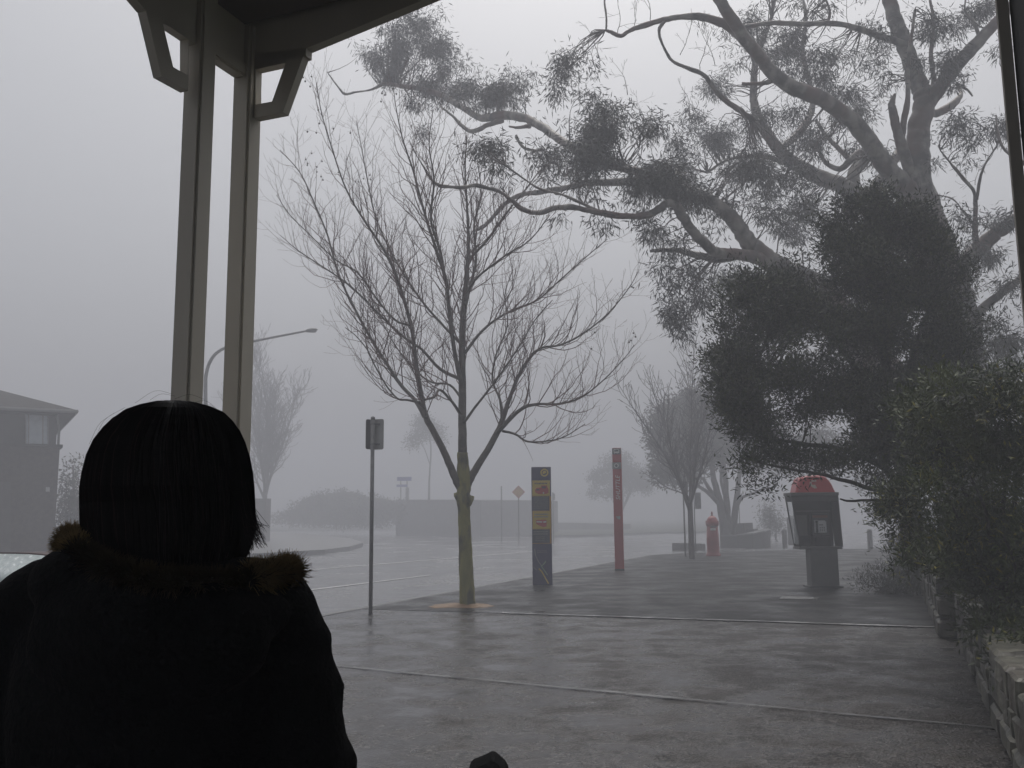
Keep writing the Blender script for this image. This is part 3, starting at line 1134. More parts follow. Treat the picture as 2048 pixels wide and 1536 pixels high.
# ---- generic smaller bare trees
def bare_tree(base, H, label, seed, spread=0.32, m='grey_twig', lean=0.0, r0=0.10, fork=0.28, group='bare plane trees', nl=9, name='plane_tree', lev=2, px_rmin=0.75):
    random.seed(seed)
    t = root(name, base, label, 'tree', group)
    mb, tw, tips = MB(), MB(), []
    p = [(base.x, base.y, base.z - 0.1, r0 * 1.25), (base.x, base.y, base.z + H * 0.02, r0), (base.x + lean * H * .1, base.y, base.z + H * fork, r0 * 0.8)]
    trunk = smooth_path(p, 5)
    limb(mb, trunk, 10)
    mb.build('trunk', m, t, smooth=True)
    f = Vector(p[-1][:3])
    rmin = px_rmin * base.y / F
    lb = MB()
    for i in range(nl):
        az = 2 * math.pi * i / nl + random.uniform(-0.3, 0.3)
        out = spread * (0.15 if i == 0 else random.uniform(0.6, 1.15))
        Ln = H * (1 - fork) * (1.0 if i == 0 else random.uniform(0.72, 0.98))
        d = Vector((math.cos(az) * out, math.sin(az) * out, 1)).normalized()
        st = f + Vector((0, 0, H * random.uniform(-0.10, -0.01)))
        pts = [(st.x, st.y, st.z, r0 * 0.55)]
        q = st.copy()
        for k in range(6):
            d = (d + Vector((random.gauss(0, .07), random.gauss(0, .07), 0.05))).normalized()
            q = q + d * Ln / 6
            pts.append((q.x, q.y, q.z, max(rmin, r0 * 0.5 * (1 - 0.85 * (k + 1) / 6))))
        path = smooth_path(pts, 3)
        limb(lb, path, 6)
        az2 = 0
        for pp, dd, r, tt in along(path, 0.15, 0.98, int(Ln * 5.5)):
            az2 += 2.4
            grow(tw, pp, rdir(dd, R(random.uniform(25, 50)), az2), Ln * random.uniform(0.12, 0.32) * (1.2 - .5 * tt), max(rmin, r * 0.45), lev if r > 0.015 else 1, tips, up=0.4, jit=0.14, dens=3.5, rmin=rmin, ratio=0.6)
    lb.build('limb_framework', m, t, smooth=True)
    tw.build('crown', m, t)
    return t


b2_ = G(1384, 1118)
bare_tree(b2_, 7.3, 'smaller bare plane tree beyond the red pillar, a sign pole close against its trunk', 21, r0=0.10, spread=0.55, fork=0.26, lean=-0.0, nl=8, lev=1, px_rmin=0.5)
b3_ = P(528, 1062, 58)
b3_.z = terr(b3_.x, b3_.y) + 0.0
bare_tree(b3_, 12.4, 'faint bare tree dissolving in the fog behind the street lamp', 33, r0=0.16, spread=0.40, fork=0.27, px_rmin=0.4, lev=1)
random.seed(11)

# ---- leaf clouds
def leaf_cloud(blobs, per_m2, L, Wd, droop, clump=14, cr=0.22, seed=1, up=0.0, shape=0.9, jl=0.4, cull=None, csc=1.5, rag=0.0, jitter=0):
    """blobs: (px, py, rx, ry, Y, density). Returns (N,4,3) kite leaves gathered in clumps."""
    g = np.random.default_rng(seed)
    out = []
    cents = []
    for (x, y, rx, ry, Y, dn) in blobs:
        if jitter:
            x, y = x + g.normal() * jitter, y + g.normal() * jitter
            rx, ry = rx * g.uniform(0.75, 1.25), ry * g.uniform(0.75, 1.25)
        c = np.array(P(x, y, Y))
        ax, az = rx * Y / F, ry * Y / F
        ay = 0.75 * (ax + az) / 2 + 0.12
        area = math.pi * ax * az
        nc = max(3, int(area * per_m2 * dn / clump))
        d = g.normal(size=(nc, 3))
        d /= np.linalg.norm(d, axis=1)[:, None]
        rr = g.random(nc) ** 0.42 * shape
        if rag:
            rr = rr * (1 + rag * (g.random(nc) < 0.22) * g.random(nc) * 1.6)
        cc = c + d * rr[:, None] * np.array([ax, ay, az])
        if cull is not None:
            nv = np.array([noise.noise(Vector(q * csc)) + 0.5 * noise.noise(Vector(q * csc * 2.3)) for q in cc])
            cc = cc[nv > cull]
            if len(cc) == 0:
                continue
        cents.append(cc)
        for q in cc:
            m = int(clump * g.uniform(0.6, 1.5))
            off = g.normal(size=(m, 3)) * cr * 0.5
            base = q + off * np.array([1, 1, 0.7])
            dirs = g.normal(size=(m, 3))
            dirs = dirs / np.linalg.norm(dirs, axis=1)[:, None] + off / cr * 0.8
            dirs[:, 2] += -droop + up
            dirs /= np.linalg.norm(dirs, axis=1)[:, None]
            side = np.cross(dirs, g.normal(size=(m, 3)))
            side /= np.linalg.norm(side, axis=1)[:, None] + 1e-9
            ll = L * (1 + g.uniform(-jl, jl, m))[:, None]
            ww = Wd * (1 + g.uniform(-0.3, 0.3, m))[:, None]
            nrm = np.cross(dirs, side)
            tip = base + dirs * ll + nrm * ll * 0.12 * g.uniform(-1, 1, (m, 1))
            mid = base + dirs * ll * 0.45
            out.append(np.stack([base, mid - side * ww / 2, tip, mid + side * ww / 2], axis=1))
    return np.concatenate(out), np.concatenate(cents)


def inside(x, y, poly):
    c = False
    for i in range(len(poly)):
        (x1, y1), (x2, y2) = poly[i], poly[i - 1]
        if (y1 > y) != (y2 > y) and x < (x2 - x1) * (y - y1) / (y2 - y1) + x1:
            c = not c
    return c


def fill_poly(poly, n, r0, r1, Y0, Y1, seed):
    """random rounded masses of foliage within an outline of the crown"""
    g = random.Random(seed)
    out = []
    xs_, ys_ = [p[0] for p in poly], [p[1] for p in poly]
    while len(out) < n:
        x, y = g.uniform(min(xs_), max(xs_)), g.uniform(min(ys_), max(ys_))
        if inside(x, y, poly):
            out.append((x, y, g.uniform(r0, r1), g.uniform(r0, r1), g.uniform(Y0, Y1), g.uniform(0.5, 1.0)))
    return out


# ---- the big gum
gy = 19.5
gb = P(1925, 1150, gy)
gb.z = 0.85
gum = root('gum_tree', gb, 'huge gum tree with pale mottled limbs reaching left over the footpath', 'tree')
mb = MB()


def Gm(l, sub=5, wob=0.06, n=10):
    l = [(q[0], q[1], q[2] * 0.92, q[3]) for q in l]
    p = pxpath(l, sub, wob)
    limb(mb, p, n)
    return p


GL = []
# trunk and the left continuation
Gm([(1940, 1120, 66, 19.5), (1932, 900, 56, 19.5), (1918, 700, 50, 19.5), (1898, 580, 46, 19.5), (1876, 500, 39, 19.5), (1852, 430, 36, 19.5), (1838, 370, 32, 19.5), (1834, 300, 27, 19.5), (1842, 240, 24, 19.5), (1850, 205, 24, 19.5),
    (1838, 170, 20, 19.6), (1822, 130, 18, 19.7), (1808, 85, 18, 19.8), (1790, 40, 17, 19.9), (1778, 0, 15, 20), (1765, -60, 13, 20), (1750, -140, 10, 20), (1740, -230, 6, 20), (1735, -320, 2, 20)], n=14)
GL.append(Gm([(1850, 215, 18, 19.5), (1882, 170, 17, 19.3), (1915, 128, 16, 19.1), (1950, 90, 15, 19), (1985, 52, 13, 18.8), (2030, 5, 12, 18.6), (2080, -40, 10, 18.5), (2130, -110, 7, 18.5), (2160, -200, 4, 18.5), (2170, -260, 1.5, 18.5)]))
Gm([(1850, 230, 9, 19.5), (1885, 222, 10, 19.8), (1910, 205, 8, 20), (1922, 188, 5, 20.2), (1918, 172, 4, 20.4), (1935, 180, 2, 20.6), (1945, 192, 1.2, 20.7)])
Gm([(1822, 350, 12, 19.4), (1806, 300, 13, 19.2), (1795, 262, 11, 19), (1786, 225, 9, 18.9), (1784, 205, 7, 18.9), (1790, 188, 2, 18.9)])
GL.append(Gm([(1800, 290, 9, 19.2), (1808, 240, 7, 18.9), (1816, 190, 6, 18.8), (1815, 140, 5, 18.8), (1822, 80, 4, 18.7), (1830, 20, 3, 18.7)]))
# L1, the long pale limb to the upper left
GL.append(Gm([(1826, 395, 26, 19.4), (1800, 368, 23, 19.1), (1770, 330, 21, 18.8), (1742, 290, 20, 18.5), (1715, 252, 19, 18.3), (1680, 222, 18, 18), (1640, 196, 18, 17.8), (1590, 176, 17, 17.6), (1550, 150, 16, 17.4), (1522, 115, 15, 17.2), (1492, 80, 15, 17), (1468, 45, 14, 16.8), (1445, 10, 13, 16.7), (1425, -30, 12, 16.6), (1400, -90, 9, 16.6), (1370, -170, 5, 16.8), (1350, -240, 2, 17)]))
GL.append(Gm([(1500, 92, 11, 17), (1470, 62, 11, 17), (1440, 44, 10, 17), (1395, 33, 9, 17), (1345, 36, 6.5, 17), (1300, 47, 6, 17), (1262, 60, 5, 17), (1242, 72, 4.5, 17), (1222, 64, 3.5, 17), (1210, 60, 2.6, 17)]))
Gm([(1212, 62, 2.6, 17), (1213, 35, 2.4, 17), (1209, 5, 2, 17), (1212, -20, 1.2, 17)])
Gm([(1560, 158, 4, 17.5), (1530, 166, 5, 17.4), (1500, 168, 5, 17.3), (1484, 167, 3, 17.3)])
GL.append(Gm([(1330, 40, 5, 17), (1318, 62, 3.4, 17), (1328, 95, 3.2, 17.2), (1345, 122, 3.6, 17.4), (1375, 136, 4, 17.6), (1405, 148, 5, 17.8), (1420, 165, 5.5, 18), (1440, 192, 6, 18.2), (1475, 218, 6.5, 18.5), (1505, 240, 8, 18.8)]))
# horizontal branch
GL.append(Gm([(1815, 90, 9, 19.7), (1765, 74, 8, 19.5), (1730, 62, 7.5, 19.3), (1690, 50, 6.5, 19.1), (1650, 47, 6, 18.9), (1600, 48, 6, 18.8), (1550, 46, 5.5, 18.7), (1500, 52, 5, 18.5), (1478, 58, 4.5, 18.4)]))
GL.append(Gm([(1655, 46, 2.6, 19), (1660, 25, 2.2, 19), (1652, 0, 2, 19), (1640, -20, 1.4, 19)]))
# L2, behind
GL.append(Gm([(1880, 560, 26, 19.9), (1800, 470, 24, 21), (1760, 425, 22, 21.3), (1720, 392, 20, 21.6), (1675, 368, 18, 21.8), (1625, 348, 17, 22), (1585, 325, 15, 22.1), (1558, 300, 14, 22.2), (1535, 268, 13, 22.3), (1516, 235, 11, 22.4), (1508, 200, 9, 22.5), (1508, 160, 8, 22.6), (1512, 120, 7, 22.7), (1530, 70, 6, 22.8), (1545, 30, 4, 22.9)]))
GL.append(Gm([(1560, 300, 8, 22.2), (1600, 262, 8, 22.6), (1625, 215, 7, 23), (1618, 160, 6, 23.3), (1605, 100, 5, 23.6), (1612, 40, 4, 23.8), (1605, -10, 3, 24)]))
Gm([(1712, 390, 14, 21.6), (1708, 345, 14, 21.8), (1728, 318, 11, 22), (1718, 306, 8, 22), (1700, 322, 8, 22), (1680, 338, 6, 22), (1655, 328, 5, 22), (1642, 310, 4, 22), (1634, 290, 2.5, 22)])
GL.append(Gm([(1700, 320, 6, 22), (1672, 292, 5.5, 22.2), (1650, 268, 4.5, 22.4), (1632, 240, 3.5, 22.6)]))
GL.append(Gm([(1580, 330, 7, 22), (1540, 315, 5, 22.3), (1495, 312, 4, 22.6), (1450, 322, 3, 22.8), (1415, 345, 2.2, 23)]))
Gm([(1790, 470, 18, 19.8), (1752, 420, 17, 20), (1748, 385, 16, 20.3), (1775, 340, 13, 20.8), (1800, 300, 10, 21)])
# L3, the low limb over the path, and its forks
GL.append(Gm([(1900, 860, 40, 19.3), (1800, 770, 37, 19.2), (1720, 690, 34, 19), (1670, 610, 30, 18.6), (1620, 565, 26, 18.3), (1570, 540, 24, 18), (1530, 515, 23, 17.8), (1500, 488, 20, 17.7), (1478, 455, 18, 17.6), (1455, 428, 16, 17.5), (1425, 405, 15, 17.5), (1385, 388, 14.5, 17.6), (1340, 372, 13, 17.8), (1290, 362, 11.5, 18.2), (1235, 364, 9, 18.6), (1180, 366, 7.5, 19), (1130, 376, 6.5, 19.6), (1080, 384, 6, 20), (1035, 392, 5.5, 20.4), (1005, 412, 5, 20.8), (985, 435, 4.5, 21), (968, 452, 4, 21.2), (948, 462, 2.5, 21.3)]))
GL.append(Gm([(1535, 522, 17, 17.8), (1500, 512, 14, 17.5), (1465, 508, 13, 17.2), (1432, 505, 12, 16.9), (1405, 482, 11.5, 16.6), (1380, 455, 11, 16.4), (1362, 425, 11, 16.2), (1345, 398, 11, 16.1), (1325, 380, 11, 16.1), (1290, 350, 10.5, 16.3), (1240, 335, 10, 16.8), (1185, 318, 9.5, 17.6), (1140, 292, 9.5, 18.4), (1105, 268, 10, 19.2), (1070, 246, 10, 20), (1040, 234, 10.5, 20.6), (1000, 231, 10, 21.2), (962, 236, 8, 21.8), (925, 215, 7, 22.4), (880, 190, 6.5, 23), (840, 178, 6, 23.4), (800, 172, 5, 23.8), (770, 168, 4, 24), (740, 180, 2.8, 24), (712, 184, 2.4, 24), (690, 188, 2.6, 24), (675, 172, 2, 24), (655, 145, 1.2, 24)], n=8))
Gm([(1005, 240, 6, 21.2), (975, 250, 5.5, 21.4), (945, 263, 4.8, 21.6), (925, 252, 4, 21.8), (905, 232, 3.4, 22), (880, 212, 2.5, 22.2)])
Gm([(1060, 252, 5, 20), (1035, 255, 3.5, 20.2), (1018, 253, 2.5, 20.3)])
Gm([(1090, 300, 3.5, 19), (1060, 300, 3.5, 19), (1042, 290, 3, 19), (1032, 270, 2.6, 19)])
# low reddish branch that crosses in front of the plane tree
GL.append(Gm([(1365, 425, 9, 16.2), (1340, 405, 9, 16), (1318, 418, 9, 15.9), (1295, 430, 8, 15.8), (1255, 433, 7.5, 15.7), (1215, 428, 7, 15.6), (1180, 422, 6.5, 15.5), (1145, 415, 6.5, 15.4), (1110, 416, 6, 15.3), (1075, 426, 5.8, 15.2), (1045, 418, 5.4, 15.1), (1020, 398, 5, 15), (1000, 384, 4.8, 15), (975, 376, 4.4, 14.9), (950, 371, 4.4, 14.9), (925, 375, 4, 14.8), (905, 374, 3.6, 14.8), (880, 371, 3.2, 14.7), (862, 358, 2.6, 14.7), (848, 335, 2.2, 14.6), (830, 305, 1.6, 14.6), (818, 280, 1, 14.5)]))
GL.append(Gm([(1200, 425, 4, 15.6), (1160, 405, 3, 15.4), (1120, 388, 2.6, 15.3), (1080, 378, 2.4, 15.2), (1040, 352, 2.2, 15.1), (1010, 330, 1.8, 15)]))
Gm([(1480, 510, 9, 17.2), (1440, 520, 7, 17.4), (1400, 512, 8, 17.5), (1350, 500, 6, 17.6), (1300, 502, 4, 17.8)])
# right side limbs
GL.append(Gm([(1895, 560, 22, 19.5), (1935, 520, 19, 19.3), (1975, 480, 17, 19.2), (2010, 455, 15, 19), (2060, 425, 13, 18.8), (2160, 400, 10, 18.7), (2260, 360, 5, 18.6), (2330, 300, 2, 18.5)]))
GL.append(Gm([(1955, 500, 8, 19), (1950, 460, 6, 18.9), (1951, 415, 5, 18.9), (1948, 385, 4.5, 18.8), (1925, 355, 3.4, 18.8), (1900, 325, 2.6, 18.8), (1880, 300, 1.6, 18.8)]))
GL.append(Gm([(1953, 400, 4, 18.8), (1962, 350, 3.4, 18.7), (1975, 320, 2.6, 18.7), (1995, 290, 1.6, 18.6)]))
Gm([(1950, 450, 3, 19), (1925, 420, 2.4, 19), (1905, 398, 1.8, 19), (1875, 390, 1.2, 19)])
Gm([(2060, 335, 4, 18), (2010, 300, 3.4, 18), (1996, 265, 2.6, 18), (1992, 230, 1.6, 18)])
Gm([(1905, 700, 16, 19.3), (1945, 640, 12, 18.5), (1985, 600, 10, 18), (2040, 560, 8, 17.6), (2120, 510, 5, 17.4), (2180, 470, 2, 17.2)])
Gm([(1850, 270, 9, 19.5), (1862, 210, 7, 19.6), (1868, 160, 6, 19.7), (1862, 110, 5, 19.8), (1868, 50, 4, 19.9), (1860, 0, 3, 20)])
Gm([(1960, 80, 5, 19), (1948, 45, 4, 19.1), (1930, 20, 3, 19.2), (1935, -20, 2, 19.2)])
o = mb.build('trunk', 'gum_bark', gum, smooth=True)
rough_up(o, 0.035, 3.0, 1)

BL = [
    (1370, -160, 80, 60, 16.8, .9), (1740, -230, 90, 80, 20, .9), (2160, -190, 90, 70, 18.5, .9), (2290, 330, 80, 60, 18.5, .9), (2170, 460, 60, 40, 17.3, .8), (1620, -120, 90, 50, 20.5, .7), (1900, -90, 90, 40, 19.5, .7), (2080, -60, 60, 50, 18.6, .7),
    # upper left, far end of the limb (fogged)
    (830, 45, 50, 40, 24.2, .9), (800, 90, 55, 45, 24, 1), (860, 110, 62, 50, 23.8, 1.1), (780, 150, 50, 32, 24, .8), (910, 150, 50, 36, 23.5, 1), (858, 175, 60, 26, 23.5, 1), (745, 118, 26, 24, 24.3, .6), (955, 128, 22, 20, 23, .6), (852, 262, 22, 14, 24.5, .9), (925, 190, 42, 28, 23, .9), (830, 8, 40, 25, 24.4, .6),
    (965, 195, 34, 24, 21.8, 1.1), (1030, 190, 44, 26, 21.4, 1.2), (1085, 180, 24, 30, 20, .9), (1000, 205, 60, 16, 21.5, 1), (812, 205, 30, 22, 24, .5), (885, 212, 34, 16, 23.8, .5),
    (1120, 140, 26, 34, 17.8, 1), (1180, 128, 26, 28, 17.6, .8), (1135, 200, 48, 34, 17.6, 1.1), (1190, 175, 34, 34, 17.4, .8), (1178, 100, 14, 40, 17.5, .3),
    # the dense dark heart
    (1180, 262, 66, 44, 16.6, 1.2), (1250, 262, 58, 46, 16.2, 1.2), (1210, 310, 66, 36, 16.2, 1.1), (1105, 318, 30, 34, 17, 1.2), (1290, 318, 56, 40, 16, 1.1), (1280, 212, 28, 26, 16.3, .8), (1345, 345, 46, 34, 16, .9), (1275, 375, 66, 28, 16, .8), (1180, 380, 56, 26, 16.2, .5), (1225, 440, 60, 14, 15.8, .5), (1320, 430, 50, 26, 16, .8), (1385, 395, 44, 34, 16.3, .9), (1100, 355, 40, 24, 16.2, .5), (1120, 430, 26, 10, 15.5, .3), (1310, 255, 30, 30, 16.6, .8), (1210, 205, 32, 24, 16.6, .8),
    (985, 290, 38, 20, 15.4, .8), (960, 310, 26, 18, 15.3, .7), (995, 340, 34, 20, 15.3, .7), (1020, 300, 26, 20, 15.6, .5), (1150, 345, 30, 26, 16.4, .9),
    # hanging curtain
    (1290, 460, 34, 20, 16.5, .8), (1340, 500, 40, 22, 17.3, .8), (1328, 548, 22, 26, 17.6, 1), (1338, 590, 24, 24, 17.6, 1.1), (1322, 625, 26, 18, 17.6, 1), (1350, 638, 26, 22, 17.6, 1.1), (1352, 672, 14, 18, 17.6, 1), (1398, 600, 22, 30, 17.6, .7), (1365, 560, 26, 20, 17.6, .5), (1418, 530, 34, 18, 17.4, .5),
    (1345, 540, 44, 80, 17.8, .3),
    # middle, dark
    (1420, 455, 46, 34, 17, .8), (1440, 400, 50, 30, 17.5, .9), (1500, 350, 48, 34, 18, 1), (1470, 320, 30, 20, 18, .7), (1560, 360, 56, 40, 18.2, 1.1), (1540, 410, 50, 34, 18.2, 1), (1600, 330, 40, 26, 18.6, .8), (1620, 400, 44, 36, 19, .8), (1580, 440, 50, 34, 21, .7), (1560, 490, 40, 26, 22, .7), (1480, 560, 46, 22, 22, .6), (1430, 560, 30, 20, 22, .5), (1600, 480, 34, 26, 22, .7), (1520, 380, 80, 50, 20, .4),
    # upper middle, fogged
    (1430, 175, 36, 28, 22.6, .7), (1400, 240, 30, 34, 22.8, .6), (1450, 260, 50, 30, 22.6, .8), (1350, 260, 26, 34, 21, .6), (1375, 320, 34, 40, 21, .6), (1470, 130, 40, 28, 22.6, .6), (1440, 90, 40, 30, 22, .5), (1500, 40, 50, 34, 21, .6), (1560, 90, 40, 40, 20.5, .6), (1570, 50, 46, 34, 20.5, .7), (1620, 30, 46, 24, 20.5, .6),
    (1540, 240, 50, 34, 21, .8), (1600, 235, 56, 34, 20.5, 1), (1650, 110, 46, 36, 20.5, .8), (1650, 160, 44, 28, 20.5, .7), (1680, 190, 46, 28, 20, 1), (1630, 280, 44, 28, 21, .8), (1545, 290, 36, 22, 21.5, .5), (1700, 215, 30, 20, 20.4, .7), (1720, 240, 34, 30, 21.5, .5), (1580, 150, 40, 30, 21.5, .5), (1510, 290, 40, 26, 21.5, .7),
    (1745, 45, 34, 30, 19.5, .6), (1780, 140, 36, 36, 18.6, 1), (1755, 90, 32, 30, 20.5, .5), (1800, 180, 20, 22, 18.7, .6), (1690, 15, 40, 20, 20.5, .6), (1740, 130, 26, 30, 21, .5),
    (1870, 60, 36, 44, 19, .8), (1885, 120, 32, 38, 18.7, .9), (1925, 40, 40, 36, 19.5, .8), (1965, 20, 36, 26, 19.5, .8), (1900, 165, 26, 20, 19.2, .6), (1850, 110, 24, 40, 19.2, .6), (1990, 110, 20, 20, 20, .4), (1820, 30, 30, 30, 20.5, .4),
    (1735, 320, 34, 34, 20.5, .5), (1760, 350, 28, 24, 20.5, .5), (1690, 350, 30, 24, 22.5, .4), (1780, 410, 26, 20, 20, .6), (1700, 300, 26, 18, 22.4, .5),
    # right
    (1960, 240, 42, 24, 18.6, .9), (1920, 260, 40, 26, 18.7, .9), (1900, 295, 34, 24, 18.9, .9), (1945, 290, 46, 26, 18.7, .8), (1985, 260, 30, 34, 18.4, .8), (1880, 325, 22, 16, 19, .4), (1930, 330, 30, 16, 18.8, .4),
    (1930, 440, 24, 20, 18.9, .6), (1905, 450, 22, 20, 19, .6), (1985, 450, 30, 24, 18.8, .7), (2010, 430, 26, 20, 18.6, .7), (1940, 490, 30, 30, 18.8, .8), (1990, 520, 34, 26, 18.4, .8), (1955, 560, 36, 34, 18, .9), (2010, 590, 34, 40, 17.6, .9), (1970, 640, 44, 36, 17.4, .8), (2020, 680, 36, 40, 16.8, .9), (1990, 740, 50, 40, 16, .9), (1940, 700, 30, 40, 17.6, .7),
]
# unseen foliage added above the frame to shade the paving on the right
for (x, y, rx, ry, Y, dn) in ((1500, -330, 230, 110, 11, .35), (1800, -260, 230, 110, 12, .4), (2100, -330, 260, 130, 10.5, .4), (1700, -560, 260, 130, 9, .4), (2150, -600, 300, 150, 8.5, .4), (2400, -250, 260, 160, 11, .4), (1950, -200, 200, 70, 15, .35), (2500, -500, 300, 200, 8, .35)):
    BL.append((x, y, rx, ry, Y, dn * 0.5))
for l in ([(1770, -30, 12, 20), (1840, -140, 12, 18.4), (1900, -220, 12, 16), (1900, -420, 10, 11), (1850, -650, 6, 8)], [(1900, -220, 9, 16), (2200, -330, 8, 12), (2450, -450, 6, 9)], [(1768, -50, 10, 20), (1745, -160, 9.5, 17.5), (1720, -250, 9, 15), (1600, -420, 7, 11)]):
    GL.append(pxpath(l, 5, 0.05))
_ob = MB()
for pth in GL[-3:]:
    limb(_ob, pth, 8)
_ob.build('added_shade_branch', 'gum_bark', gum, smooth=True)  # unseen branches added to carry the shading foliage
V, cents = leaf_cloud(BL, 5200, 0.15, 0.021, 0.9, clump=24, cr=0.22, seed=5, cull=0.10, csc=1.7, rag=0.7, jitter=7)
print('gum leaves', len(V))
quads_mesh('crown', V, 'gum_leaf', gum)
# twigs that carry the leaf clumps
tw = MB()
src = [(Vector(p[:3]), p[3]) for path in GL for p in path]
sp = np.array([s[0][:] for s in src])
idx = rng.choice(len(cents), min(900, len(cents)), replace=False)
for i in idx:
    c = cents[i]
    d2 = ((sp - c) ** 2).sum(1)
    j = int(d2.argmin())
    a, r = src[j]
    e = Vector(c)
    Ld = (e - a).length
    if Ld > 2.6 or Ld < 0.15:
        continue
    m1 = a.lerp(e, 0.35) + Vector(rng.normal(0, 0.08, 3)) * Ld + Vector((0, 0, 0.05 * Ld))
    m2 = a.lerp(e, 0.7) + Vector(rng.normal(0, 0.07, 3)) * Ld
    pth = smooth_path([(*a, 0.011 + 0.006 * Ld), (*m1, 0.009), (*m2, 0.006), (*e, 0.003)], 3)
    tw.tube([p[:3] for p in pth], [p[3] for p in pth], 4, cap=False)
# bare dead sprays
tips = []
random.seed(3)
for (x, y, Y, dx, dz) in ((1255, 590 - 400, 16.8, 0.1, 1), (1192, 140, 17.5, -.1, 1), (1200, 120, 17.4, .1, 1), (1360, 110, 18, .4, 1), (1400, 140, 18, 0, 1), (1430, 130, 18, -.2, 1), (1560, 40, 19, -.2, 1), (1300, 250, 21, -.4, .6), (1380, 230, 21, -.3, 1), (1600, 50, 19, .3, 1), (1700, 55, 19, -.5, 1),
                        (1300, 400, 20, -.5, -.7), (1340, 640, 20, .6, -.4), (1420, 560, 21, -.7, .1), (1240, 340, 19, -.6, -.6), (1060, 380, 20, .3, .6), (1650, 330, 22, -.4, .6), (1500, 220, 22.5, -.5, .4), (1270, 60, 17, -.2, 1), (1300, 45, 17, .1, 1), (1235, 70, 17, 0, 1), (1950, 370, 18.8, .5, 1), (1930, 360, 18.8, -.7, .7), (1960, 340, 18.8, .7, .8), (1900, 400, 19, -1, .2)):
    grow(tw, P(x, y, Y), Vector((dx, random.uniform(-.3, .3), dz)), random.uniform(0.7, 1.3), 0.008, 2, tips, up=0.1, jit=0.17, dens=4, rmin=0.003, ratio=0.6)
tw.build('twig_spray', 'dead_twig', gum)

# ---- the dark dense shrub tree in front of the gum
sb = P(1820, 1120, 10.7)
sb.z = 0.85
shrub = root('shrub_tree', sb, 'broad dark shrub tree hanging over the phone booth in front of the gum', 'tree')
mb = MB()
random.seed(5)


def Sm(l, n=7):
    p = pxpath(l, 4, 0.12)
    limb(mb, p, n)
    return p


SL = []
SL.append(Sm([(1830, 1130, 26, 10.73), (1822, 1030, 22, 10.73), (1815, 960, 18, 10.73), (1790, 850, 10.36, 10.73), (1770, 720, 10, 10.80), (1750, 600, 7, 10.88), (1740, 500, 4, 10.95)]))
SL.append(Sm([(1820, 1010, 12, 10.66), (1790, 988, 8, 10.51), (1740, 976, 5, 10.36), (1690, 962, 4, 10.21), (1640, 948, 3.4, 10.14), (1590, 940, 2.8, 10.06), (1540, 930, 2, 10.06), (1480, 915, 1.4, 10.06)]))
SL.append(Sm([(1818, 980, 10, 10.73), (1760, 930, 7, 10.51), (1690, 900, 5, 10.36), (1620, 890, 4, 10.29), (1560, 880, 3, 10.21), (1500, 870, 2, 10.21)]))
SL.append(Sm([(1812, 940, 11, 10.73), (1740, 850, 8, 10.58), (1660, 780, 6, 10.43), (1580, 740, 4, 10.36), (1500, 720, 3, 10.29), (1450, 700, 2, 10.29)]))
SL.append(Sm([(1795, 870, 10, 10.80), (1720, 750, 7, 10.88), (1650, 660, 5, 10.95), (1580, 600, 4, 11.03), (1520, 590, 2.5, 11.10)]))
SL.append(Sm([(1785, 820, 9, 10.73), (1830, 700, 7, 10.73), (1860, 600, 5, 10.80), (1870, 500, 3, 10.88)]))
SL.append(Sm([(1800, 1005, 4, 10.51), (1750, 1000, 3, 10.36), (1700, 1002, 2.4, 10.29), (1680, 998, 1.6, 10.29)]))
SL.append(Sm([(1805, 1000, 4, 10.36), (1770, 998, 3, 10.29), (1758, 1010, 3, 10.21), (1752, 1025, 2, 10.21)]))
mb.build('trunk', 'bush_stem', shrub, smooth=True)
